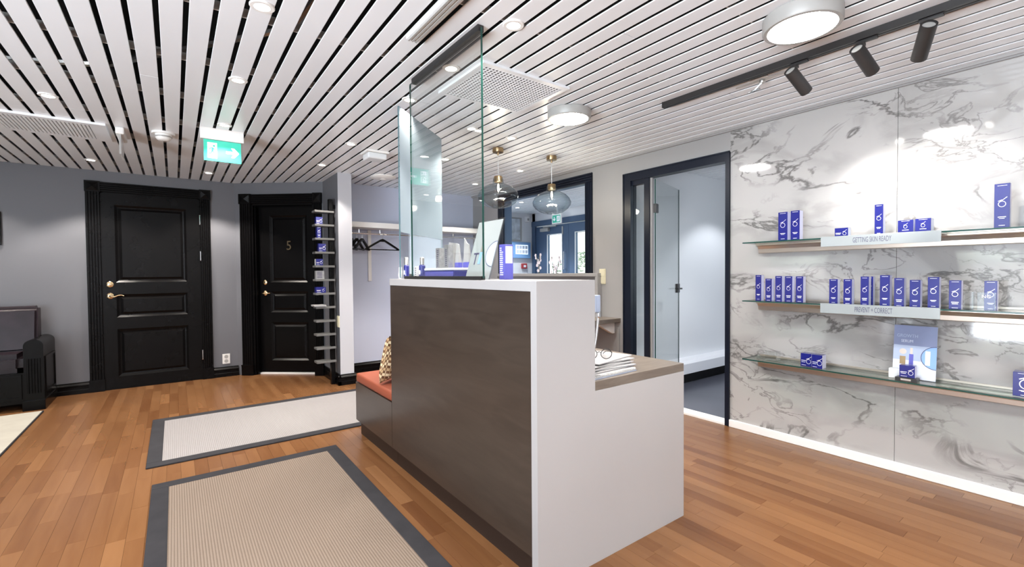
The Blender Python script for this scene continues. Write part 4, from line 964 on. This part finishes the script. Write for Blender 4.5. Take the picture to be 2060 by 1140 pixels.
# spotlight track
tk = thing('spotlight_track', 'long black spotlight track on the ceiling before the marble wall', 'track', (2.555, 0.9, ZC-0.035))
part('rail', bb(2.538, 2.572, -0.2, 1.815, ZC-0.034, ZC-0.001), 'blackmetal', tk, True); part('end_cap', bb(2.537, 2.573, 1.815, 1.822, ZC-0.035, ZC), 'blackmetal', tk, True)
part('slot', bb(2.551, 2.559, -0.2, 1.80, ZC-0.0345, ZC-0.034), 'void', tk, True)
def track_spot(y_, aim, label):
    t = thing('track_spotlight', label, 'spotlight', (2.555, y_, ZC-0.06), 0, 'black spotlights on the track')
    part('adapter', bb(2.545, 2.565, y_-0.06, y_+0.02, ZC-0.046, ZC-0.035, bev=0.002), 'blackmetal', t, True)
    bm = B(); tube(bm, [(2.555, y_, ZC-0.04), (2.555, y_, ZC-0.085)], 0.008); box(bm, 2.54, 2.57, y_-0.012, y_+0.012, ZC-0.058, ZC-0.046); part('swivel', bm, 'blackmetal', t, True)
    piv = Vector((2.565, y_, ZC-0.105)); d = (Vector(aim)-piv).normalized(); q = d.to_track_quat('Z', 'Y').to_matrix()
    bm = B(); r = 0.029; a, b_ = -0.055, 0.10
    lathe(bm, [(r*0.75, a+0.006), (r*0.8, a), (r, a), (r, b_), (r*0.86, b_), (r*0.84, b_-0.012)], piv, 28, closed_ends=False, rot=q); hd = part('head', bm, 'blackmetal', t, True, smooth=True)
    bm = B(); lathe(bm, [(r*0.78, a+0.005), (r*0.78, a+0.008)], piv, 24, rot=q); part('rear_cap', bm, 'lampgrey', hd, True)
    bm = B(); lathe(bm, [(r*0.84, b_-0.014), (r*0.84, b_-0.011)], piv, 24, rot=q); part('lens', bm, 'spotlens', hd, True)
    light('spotlight_lamp', 'SPOT', piv+d*(b_+0.002), SPOT_W, (1.0, 0.97, 0.93), t, aim, spot_size=math.radians(44), spot_blend=0.55, shadow_soft_size=0.012)
track_spot(1.045, (3.43, 0.86, 1.58), 'black track spotlight nearest the glass door'); track_spot(0.765, (3.43, 0.60, 1.62), 'middle black track spotlight'); track_spot(0.545, (3.43, 0.98, 1.48), 'black track spotlight nearest the picture edge')
hk = thing('ceiling_bracket', 'small chrome swivel bracket on the slats beside the track', 'bracket', (2.69, 1.28, ZC-0.07))
bm = B(); box(bm, 2.665, 2.715, 1.23, 1.33, ZC-0.006, ZC-0.0005, bev=0.001); part('base_plate', bm, 'plastic', hk, True)
bm = B(); lathe(bm, [(0.016, 0), (0.018, 0.004), (0.018, 0.014), (0.010, 0.018)], (2.69, 1.27, ZC-0.026), 16); part('swivel_joint', bm, 'steel', hk, True, smooth=True)
bm = B(); tube(bm, [(2.69, 1.27, ZC-0.02), (2.685, 1.31, ZC-0.055), (2.68, 1.34, ZC-0.06)], 0.005); tube(bm, [(2.67, 1.27, ZC-0.06), (2.68, 1.33, ZC-0.062)], 0.004); part('arm', bm, 'chrome', hk, True, smooth=True)
bm = B(); tube(bm, [(2.69, 1.15, ZC-0.008), (2.69, 1.42, ZC-0.008)], 0.004); part('wire', bm, 'steel', hk, True)

# pendants
def pendant(x_, y_, zb, label):
    t = thing('pendant_lamp', label, 'pendant lamp', (x_, y_, zb), 0, 'glass pendant lamps over the desk')
    H = ZC-zb
    bm = B(); lathe(bm, [(0.046, H-0.038), (0.048, H-0.034), (0.048, H-0.002), (0.046, H)], (0, 0, 0), 28); part('canopy', bm, 'bronze', t, smooth=True)
    bm = B(); lathe(bm, [(0.006, H-0.062), (0.008, H-0.058), (0.008, H-0.038)], (0, 0, 0), 12); part('cord_grip', bm, 'bronze', t, smooth=True)
    bm = B(); tube(bm, [(0, 0, 0.265), (0, 0, H-0.05)], 0.0028, 8); part('cord', bm, 'acrylwhite', t)
    bm = B(); lathe(bm, [(0.012, 0.285), (0.034, 0.280), (0.038, 0.274), (0.038, 0.232), (0.034, 0.228)], (0, 0, 0), 28); part('cap', bm, 'bronze', t, smooth=True)
    bm = B(); seg = 64; prof = [(0.044, 0.262), (0.046, 0.235), (0.050, 0.214), (0.085, 0.205), (0.130, 0.182), (0.165, 0.148), (0.178, 0.112), (0.172, 0.080), (0.145, 0.048), (0.100, 0.020), (0.050, 0.006), (0.004, 0.002)]
    rows = []
    for i, (r, z) in enumerate(prof):
        wv = max(0, min(1, (0.15-z)/0.1))*0.007
        rows.append([bm.verts.new(((r+wv*math.sin(9*2*PI*k/seg+i*0.5))*math.cos(2*PI*k/seg), (r+wv*math.sin(9*2*PI*k/seg+i*0.5))*math.sin(2*PI*k/seg), z)) for k in range(seg)])
    for i in range(len(rows)-1):
        for k in range(seg): bm.faces.new((rows[i][k], rows[i][(k+1) % seg], rows[i+1][(k+1) % seg], rows[i+1][k]))
    bm.faces.new(rows[-1])
    part('glass_shade', bm, 'globe', t, smooth=True)
    bm = B(); lathe(bm, [(0.010, 0.23), (0.013, 0.215), (0.020, 0.185), (0.018, 0.160), (0.004, 0.130)], (0, 0, 0), 16); bl = part('bulb', bm, 'globe', t, smooth=True)
    bm = B(); lathe(bm, [(0.004, 0.215), (0.008, 0.195), (0.009, 0.170), (0.004, 0.150)], (0, 0, 0), 10); part('filament', bm, 'filament', bl, smooth=True)
    light('pendant_light', 'POINT', (x_, y_, zb+0.11), 6, (1, 0.86, 0.68), t, shadow_soft_size=0.03)
pendant(2.29, 3.312, 1.752, 'glass pendant lamp nearer the counter, partly behind the glass edge'); pendant(2.855, 3.253, 1.735, 'glass pendant lamp before the vestibule window')

# ------------------------------------------------------------------ ceiling fittings
pv = thing('perforated_vent', 'square perforated white ventilation panel in the ceiling', 'vent', (1.59, 2.235, ZC-0.014))
bm = B(); x0, x1, y0, y1 = 1.29, 1.885, 1.985, 2.485; m_ = 0.03; nx, ny = 24, 20
zt_ = ZC-0.012
cw, cd = (x1-x0-2*m_)/nx, (y1-y0-2*m_)/ny
for i in range(nx):
    for j in range(ny):
        cx, cy = x0+m_+(i+.5)*cw, y0+m_+(j+.5)*cd
        rr = 0.30*min(cw, cd)
        sq = [(cx+cw/2*a, cy+cd/2*b_) for a, b_ in ((1, 0), (1, 1), (0, 1), (-1, 1), (-1, 0), (-1, -1), (0, -1), (1, -1))]
        ho = [(cx+rr*math.cos(k*PI/4), cy+rr*math.sin(k*PI/4)) for k in range(8)]
        vs = [bm.verts.new((*p, zt_)) for p in sq]; vh = [bm.verts.new((*p, zt_-0.003)) for p in ho]
        for k in range(8): bm.faces.new((vs[k], vs[(k+1) % 8], vh[(k+1) % 8], vh[k]))
bmesh.ops.remove_doubles(bm, verts=bm.verts, dist=0.0003)
part('perforated_plate', bm, 'slat', pv, True)
bm = B(); box(bm, x0, x1, y0, y0+m_, zt_-0.002, ZC-0.0005); box(bm, x0, x1, y1-m_, y1, zt_-0.002, ZC-0.0005); box(bm, x0, x0+m_, y0+m_, y1-m_, zt_-0.002, ZC-0.0005); box(bm, x1-m_, x1, y0+m_, y1-m_, zt_-0.002, ZC-0.0005); part('frame', bm, 'slat', pv, True)
part('backing', bb(x0+0.01, x1-0.01, y0+.01, y1-.01, ZC-0.003, ZC-0.001), 'duct', pv, True)
gv = thing('grille_vent', 'white slotted ventilation grille in the ceiling near the sofa', 'vent', (-0.69, 4.63, ZC-0.016))
gx0, gx1, gy0, gy1 = -1.00, -0.375, 4.37, 4.88
bm = B(); box(bm, gx0, gx1, gy0, gy0+.05, ZC-.016, ZC-.0005); box(bm, gx0, gx1, gy1-.05, gy1, ZC-.016, ZC-.0005); box(bm, gx0, gx0+.05, gy0+.05, gy1-.05, ZC-.016, ZC-.0005); box(bm, gx1-.09, gx1, gy0+.05, gy1-.05, ZC-.016, ZC-.0005); part('frame', bm, 'slat', gv, True)
SL = mesh('grille_slat', bb(-0.007, 0.007, gy0+.05, gy1-.05, -0.006, 0.006), 'slat')
xx = gx0+0.06
while xx < gx1-0.1:
    o = bpy.data.objects.new('grille_slat', SL); COL.objects.link(o); o.parent = gv; o.matrix_parent_inverse = MW[gv.name].inverted(); o.location = (xx, 0, ZC-0.010); xx += 0.021
part('backing', bb(gx0+.02, gx1-.02, gy0+.02, gy1-.02, ZC-0.003, ZC-0.001), 'carrier', gv, True)
# lit exit sign
es = thing('exit_sign', 'lit green exit sign with running figure and right arrow under the ceiling', 'exit sign', (0.31, 4.08, 2.03), 0)
bm = B(); prism(bm, [(-0.02, 0.165), (-0.02, 0.235), (-0.03, 0.2445), (0.06, 0.2445), (0.05, 0.165)], 'x', -0.138, 0.138); part('housing', bm, 'plastic', es)
part('panel_rim', bb(-0.128, 0.130, -0.004, 0.004, -0.008, 0.166), 'acryl', es)
part('sign_face', bb(-0.118, 0.120, -0.0065, -0.0045, 0.008, 0.162), 'green', es)
part('doorway', bb(-0.095, -0.035, -0.0078, -0.0066, 0.028, 0.142), 'exitwhite', es)
running_man(es, -0.062, 0.083, 0.10, -0.008, 'green'); arrow(es, 0.065, 0.082, 0.085, -0.0066, 0, 'exitwhite')
eb = thing('exit_sign', 'white exit sign seen edge-on beside the ceiling grille', 'exit sign', (-0.30, 4.5, 2.10))
bm = B(); box(bm, -0.325, -0.275, 4.40, 4.70, ZC-0.05, ZC-0.0005, bev=0.008); part('housing', bm, 'plastic', eb, True)
bm = B(); box(bm, -0.304, -0.296, 4.42, 4.68, 2.085, ZC-0.05); part('blade', bm, 'acrylwhite', eb, True)
part('blade_edge', bb(-0.306, -0.294, 4.415, 4.42, 2.083, ZC-0.05), 'lampgrey', eb, True)
sd = thing('smoke_detector', 'white smoke detector on the ceiling left of the lit exit sign', 'smoke detector', (-0.045, 4.40, ZC-0.06))
bm = B(); lathe(bm, [(0.072, 0.045), (0.074, 0.05), (0.074, 0.0595)], (0, 0, 0), 28); part('base', bm, 'plastic', sd, smooth=True)
bm = B(); lathe(bm, [(0.018, 0), (0.038, 0.004), (0.050, 0.018), (0.052, 0.045)], (0, 0, 0), 28); part('head', bm, 'plastic', sd, smooth=True)
bm = B(); lathe(bm, [(0.0505, 0.022), (0.053, 0.024), (0.053, 0.030), (0.0515, 0.032)], (0, 0, 0), 28, closed_ends=False); part('slot', bm, 'lampgrey', sd)
em = thing('emergency_light', 'white box emergency light on the ceiling near the pale wall end', 'emergency light', (1.46, 4.04, ZC-0.07), 0)
part('base', bb(1.36, 1.56, 3.95, 4.13, ZC-0.02, ZC-0.0005, bev=0.004), 'plastic', em, True); part('cover', bb(1.375, 1.545, 3.965, 4.115, ZC-0.072, ZC-0.02, bev=0.012), 'acrylwhite', em, True)
ds = thing('ceiling_disc', 'flat white disc fitting on the ceiling before the coat niche', 'ceiling fitting', (1.90, 5.0, ZC-0.03))
bm = B(); lathe(bm, [(0.05, 0), (0.13, 0.012), (0.14, 0.022), (0.14, 0.0295)], (0, 0, 0), 36); part('cover', bm, 'plastic', ds, smooth=True); bm = B(); lathe(bm, [(0.03, -0.006), (0.035, 0.004)], (0, 0, 0), 20); part('knob', bm, 'plastic', ds)
lr = thing('ceiling_rail', 'white ribbed rail on the ceiling left of the black glass channel', 'rail', (0.90, 1.5, ZC-0.02))
part('rail', bb(0.872, 0.930, 0.9, 1.99, ZC-0.016, ZC-0.0005, bev=0.002), 'slat', lr, True)
for x_ in (0.884, 0.901, 0.918): part('rib', bb(x_-0.004, x_+0.004, 0.9, 1.988, ZC-0.022, ZC-0.016), 'lampgrey', lr, True)

# ------------------------------------------------------------------ coat niche
ns_ = thing('coat_shelf', 'white shelf running along the back of the coat niche', 'shelf', (2.5, 5.44, 1.72))
part('board', bb(1.566, 3.431, 5.28, 5.60, 1.735, 1.785, bev=0.003), 'white', ns_, True); part('front_edge', bb(1.566, 3.431, 5.272, 5.28, 1.728, 1.79, bev=0.002), 'white', ns_, True)
cr = thing('coat_rail', 'thin chrome coat rail under the niche shelf', 'rail', (2.5, 5.4, 1.66))
bm = B(); tube(bm, [(1.566, 5.4, 1.668), (3.43, 5.4, 1.668)], 0.009, 12); part('tube', bm, 'chrome', cr, True, smooth=True)
for x_ in (1.75, 2.0, 3.0): 
    bm = B(); tube(bm, [(x_, 5.4, 1.677), (x_, 5.4, 1.736)], 0.005); part('bracket', bm, 'chrome', cr, True)
wp = thing('wall_strip', 'white vertical support strip on the coat niche back wall', 'strip', (1.935, 5.59, 1.1))
part('strip', bb(1.915, 1.955, 5.575, 5.6, 1.105, 1.728, bev=0.002), 'white', wp, True)
def hanger(x_, rz, label):
    t = thing('coat_hanger', label, 'hanger', (x_, 5.4, 1.668), rz, 'black coat hangers on the rail')
    bm = B(); pts = [(0.012*math.cos(a)-0.0, 0, 0.004+0.014*math.sin(a)) for a in [PI*1.15-PI*1.2*k/9 for k in range(10)]]+[(0.012, 0, -0.012), (0.0, 0, -0.035), (0, 0, -0.062)]
    tube(bm, pts, 0.0022, 8); part('hook', bm, 'chrome', t)
    bm = B(); w = 0.22
    prism(bm, [(-w, -0.185), (-w+0.012, -0.170), (-0.10, -0.105), (-0.022, -0.062), (0, -0.055), (0.022, -0.062), (0.10, -0.105), (w-0.012, -0.170), (w, -0.185), (w-0.012, -0.192), (0.10, -0.130), (0.03, -0.090), (-0.03, -0.090), (-0.10, -0.130), (-w+0.012, -0.192)], 'y', -0.012, 0.012)
    part('shoulders', bm, 'black', t); bm = B(); tube(bm, [(-w+0.012, 0, -0.186), (w-0.012, 0, -0.186)], 0.006, 8); part('trouser_bar', bm, 'black', t)
hanger(1.665, math.radians(58), 'black coat hanger at the left end of the niche rail'); hanger(1.725, math.radians(52), 'second black coat hanger from the left on the rail'); hanger(1.785, math.radians(50), 'third black coat hanger from the left on the rail'); hanger(2.03, math.radians(4), 'black coat hanger hanging alone and facing out on the rail')

# ------------------------------------------------------------------ ladder shelf on the dark stub wall
ld = thing('ladder_shelf', 'tall narrow dark ladder shelf on the wall beside door five', 'shelf', (1.30, 5.25, 0))
part('post', bb(1.350, 1.394, 5.15, 5.20, 0.0, 2.0, bev=0.003), 'black', ld, True); part('wall_bracket', bb(1.394, 1.42, 5.16, 5.19, 1.9, 1.94), 'black', ld, True)
LZ = [0.27+0.1453*i for i in range(12)]
M['shelfgrey'] = mat('shelf_edge_grey', (0.13, 0.13, 0.127), 0.4)
for z in LZ: part('shelf_board', bb(1.196, 1.392, 5.105, 5.235, z-0.022, z-0.001, bev=0.002), 'shelfgrey', ld, True)
lad = [(11-1, 1.245, 0.065, 0.075, 'small blue carton on the second highest ladder shelf'), (9, 1.24, 0.042, 0.115, 'upright blue carton on the third highest ladder shelf'), (8, 1.27, 0.075, 0.085, 'blue carton on a black base on the fourth highest ladder shelf'),
       (7, 1.24, 0.07, 0.068, 'white rimmed blue carton on the fifth highest ladder shelf'), (5, 1.25, 0.10, 0.062, 'blue carton on the seventh highest ladder shelf')]
for (i, x_, w, h, lb) in lad: carton('product_carton', lb, (x_, 5.125, LZ[i]), w, 0.06, h, rz=0, style='tall' if w < 0.05 else 'side', group='cartons on the ladder shelf', side='silver' if i == 7 else 'blue')
t = thing('silver_carton', 'silver carton with printed text on the sixth highest ladder shelf', 'box', (1.245, 5.125, LZ[6])); part('carton', bb(-0.042, 0.042, 0, 0.06, 0, 0.088, bev=0.001), 'silverbox', t)
bm = B()
for i in range(5): box(bm, -0.03, 0.02, -0.0006, 0, 0.015+i*0.014, 0.021+i*0.014)
part('lettering', bm, 'ink', t)
t = thing('leaflet_stack', 'small stack of white leaflets on the eighth highest ladder shelf', 'leaflets', (1.235, 5.15, LZ[4])); part('leaflet', bb(-0.06, 0.06, -0.06, 0.08, 0, 0.008), 'paper', t); part('leaflet', bb(-0.065, 0.055, -0.065, 0.07, 0.008, 0.018), 'paper', t)

# ------------------------------------------------------------------ switches and sockets
def switchplate(name, label, loc, rz, w, h, m, cat='switch', rock=2, par=None):
    t = thing(name, label, cat, loc, rz)
    part('plate', bb(-w/2, w/2, -0.009, 0, 0, h, bev=0.002), m, t)
    for i in range(rock): part('rocker', bb(-w/2+0.008, w/2-0.008, -0.014, -0.009, 0.008+i*(h-0.008)/rock, (i+1)*(h-0.008)/rock, bev=0.0015), m, t)
    return t
switchplate('light_switch', 'double cream light switch on the wall by the glass door', (3.432, 3.15, 1.075), -PI/2, 0.08, 0.150, 'ivory')
switchplate('light_switch', 'ivory light switch on the dark wall edge by the pale wall end', (1.4199, 5.095, 0.62), -PI/2, 0.07, 0.125, 'ivory', rock=1)
t = thing('wall_socket', 'white double wall socket above the black baseboard between the doors', 'socket', (0.475, 6.35, 0.15)); part('plate', bb(-0.038, 0.038, -0.01, 0, 0, 0.115, bev=0.002), 'plastic', t)
for z in (0.032, 0.083):
    bm = B(); lathe(bm, [(0.020, 0), (0.020, 0.002), (0.016, 0.001)], (0, -0.01, z), 18, rot=Matrix.Rotation(PI/2, 3, 'X')); part('outlet', bm, 'lampgrey', t)
# ------------------------------------------------------------------ rugs
def rug(label, x0, x1, y0, y1, b_, fm='rug'):
    t = thing('rug', label, 'rug', ((x0+x1)/2, (y0+y1)/2, 0)); part('field', bb(x0+b_, x1-b_, y0+b_, y1-b_, 0.0005, 0.008), fm, t, True)
    for nm, q in (('border', (x0, x1, y0, y0+b_)), ('border', (x0, x1, y1-b_, y1)), ('border', (x0, x0+b_, y0+b_, y1-b_)), ('border', (x1-b_, x1, y0+b_, y1-b_))): part(nm, bb(*q, 0.0005, 0.0105, bev=0.003), 'rugborder', t, True)
rug('beige ribbed rug with a charcoal border in the foreground', -0.125, 0.882, 1.0, 3.282, 0.078); rug('beige ribbed runner with a charcoal border before the black doors', -0.165, 2.1, 3.592, 4.765, 0.08, 'rugpale')
t = thing('carpet', 'cream carpet in front of the dark sofa', 'carpet', (-2.1, 4.5, 0)); part('pile', bb(-3.3, -0.958, 3.3, 5.692, 0.0005, 0.012, bev=0.003), 'cream', t, True); part('binding', bb(-0.958, -0.95, 3.3, 5.70, 0.0005, 0.011), 'rugborder', t, True)
# ------------------------------------------------------------------ sofa
sf = thing('sofa', 'black wooden sofa with plum leather cushions against the dark wall', 'sofa', (-2.0, 6.05, 0))
def sofa_arm(x0, x1):
    bm = B(); r = (x1-x0)/2; cx = (x0+x1)/2
    prism(bm, [(x0, 0.09)]+[(x0, 0.57)]+[(cx+r*math.cos(a), 0.575+0.055*math.sin(a)) for a in [PI-PI*k/10 for k in range(11)]]+[(x1, 0.57), (x1, 0.09)], 'y', 5.82, 6.32); part('arm', bm, 'black', sf, True)
    bm = B()
    for k in range(5):
        xx_ = x0+0.018+k*(x1-x0-0.036)/5; w = (x1-x0-0.036)/5; prism(bm, [(xx_+.002, 5.82), (xx_+w*.3, 5.812), (xx_+w*.7, 5.812), (xx_+w-.002, 5.82)], 'z', 0.15, 0.46)
    part('fluting', bm, 'black', sf, True)
    part('foot_block', bb(x0-0.012, x1+0.008, 5.80, 6.325, 0.0, 0.09, bev=0.004), 'black', sf, True)
    bm = B(); xo = x1+0.0
    for q in ((5.87, 6.28, 0.45, 0.47), (5.87, 6.28, 0.13, 0.15), (5.87, 5.89, 0.15, 0.45), (6.26, 6.28, 0.15, 0.45)): box(bm, xo, xo+0.008, *q)
    part('side_moulding', bm, 'black', sf, True)
sofa_arm(-1.09, -0.962); sofa_arm(-3.1, -2.97)
bm = B(); box(bm, -2.97, -1.09, 5.86, 6.30, 0.06, 0.335); 
for k in range(3):
    a = -2.95+k*0.62; 
    for q in ((a, a+0.6, 0.30, 0.32), (a, a+0.6, 0.10, 0.12), (a, a+0.02, 0.12, 0.30), (a+.58, a+0.6, 0.12, 0.30)): box(bm, q[0], q[1], 5.848, 5.86, q[2], q[3])
part('base', bm, 'black', sf, True)
for k in range(3):
    a = -2.965+k*0.625; bm = bb(a, a+0.62, 5.83, 6.22, 0.337, 0.505); bmesh.ops.bevel(bm, geom=list(bm.edges), offset=0.045, segments=4, affect='EDGES'); part('seat_cushion', bm, 'leather', sf, True, smooth=True)
bm = B(); prism(bm, [(6.10, 0.50), (6.17, 0.89), (6.20, 0.912), (6.29, 0.912), (6.31, 0.89), (6.31, 0.45)], 'x', -3.02, -1.05); bmesh.ops.bevel(bm, geom=[e for e in bm.edges], offset=0.02, segments=3, affect='EDGES'); part('backrest', bm, 'leather', sf, True, smooth=True)
bm = B(); tube(bm, [(-1.05, 6.17, 0.895), (-1.05, 6.10, 0.52)], 0.006); part('piping', bm, 'leather', sf, True)
t = thing('wall_picture', 'dark framed picture on the wall above the sofa', 'picture', (-1.53, 6.34, 1.49))
bm = B()
for q in ((-1.76, -1.306, 1.49, 1.515), (-1.76, -1.306, 1.78, 1.805), (-1.76, -1.735, 1.515, 1.78), (-1.331, -1.306, 1.515, 1.78)): box(bm, q[0], q[1], 6.32, 6.35, q[2], q[3])
part('frame', bm, 'black', t, True); part('print', bb(-1.735, -1.331, 6.335, 6.35, 1.515, 1.78), 'art', t, True)
# ------------------------------------------------------------------ orchids behind the panel
def orchid(label, loc, seed, tall):
    random.seed(seed); t = thing('orchid', label, 'plant', loc)
    bm = B(); lathe(bm, [(0.045, 0), (0.06, 0.005), (0.07, 0.11), (0.065, 0.11), (0.055, 0.02)], (0, 0, 0), 20, closed_ends=False); bmesh.ops.contextual_create(bm, geom=[]) if False else None; part('pot', bm, 'plastic', t, smooth=True)
    for s in range(2):
        dx = random.uniform(-0.06, 0.06); dy = random.uniform(-0.03, 0.1)*(1 if s else -1)
        pts = [Vector((dx*k/8, dy*(k/8)**1.6, 0.08+tall*(k/8-0.0*(k/8)**2))) for k in range(9)]
        bm = B(); tube(bm, pts, 0.004, 6); stm = part('stem', bm, 'stem', t)
        for f in range(7):
            p = pts[4].lerp(pts[8], f/6)+Vector((random.uniform(-.02, .02), random.uniform(-.025, .025), 0)); bm = B()
            for k in range(5):
                a = 2*PI*k/5+f; d = Vector((-0.25, math.cos(a), math.sin(a)))*0.024; e = Vector((0, -math.sin(a), math.cos(a)))*0.012
                bm.faces.new([bm.verts.new(q) for q in (p, p+d*0.6+e, p+d, p+d*0.6-e)])
            part('flower', bm, 'petal', stm)
    for k in range(4):
        a = k*1.7; bm = B(); d = Vector((math.cos(a), math.sin(a), 0.25))*0.14; e = Vector((-math.sin(a), math.cos(a), 0))*0.028; b0 = Vector((0, 0, 0.1))
        v = [bm.verts.new(q) for q in (b0, b0+d*0.5+e, b0+d, b0+d*0.5-e)]; bm.faces.new(v); bmesh.ops.solidify(bm, geom=list(bm.faces), thickness=0.002); part('leaf', bm, 'leafm', t)
solo('window_ledge', bb(3.57, 4.05, 3.30, 4.93, 0.90, 0.94), 'white', 'white ledge behind the vestibule window', 'ledge')
orchid('pale orchid on the window ledge, the left one', (3.82, 4.60, 0.9405), 3, 0.40); orchid('pale orchid on the window ledge, the right one', (3.86, 4.34, 0.9405), 5, 0.36)
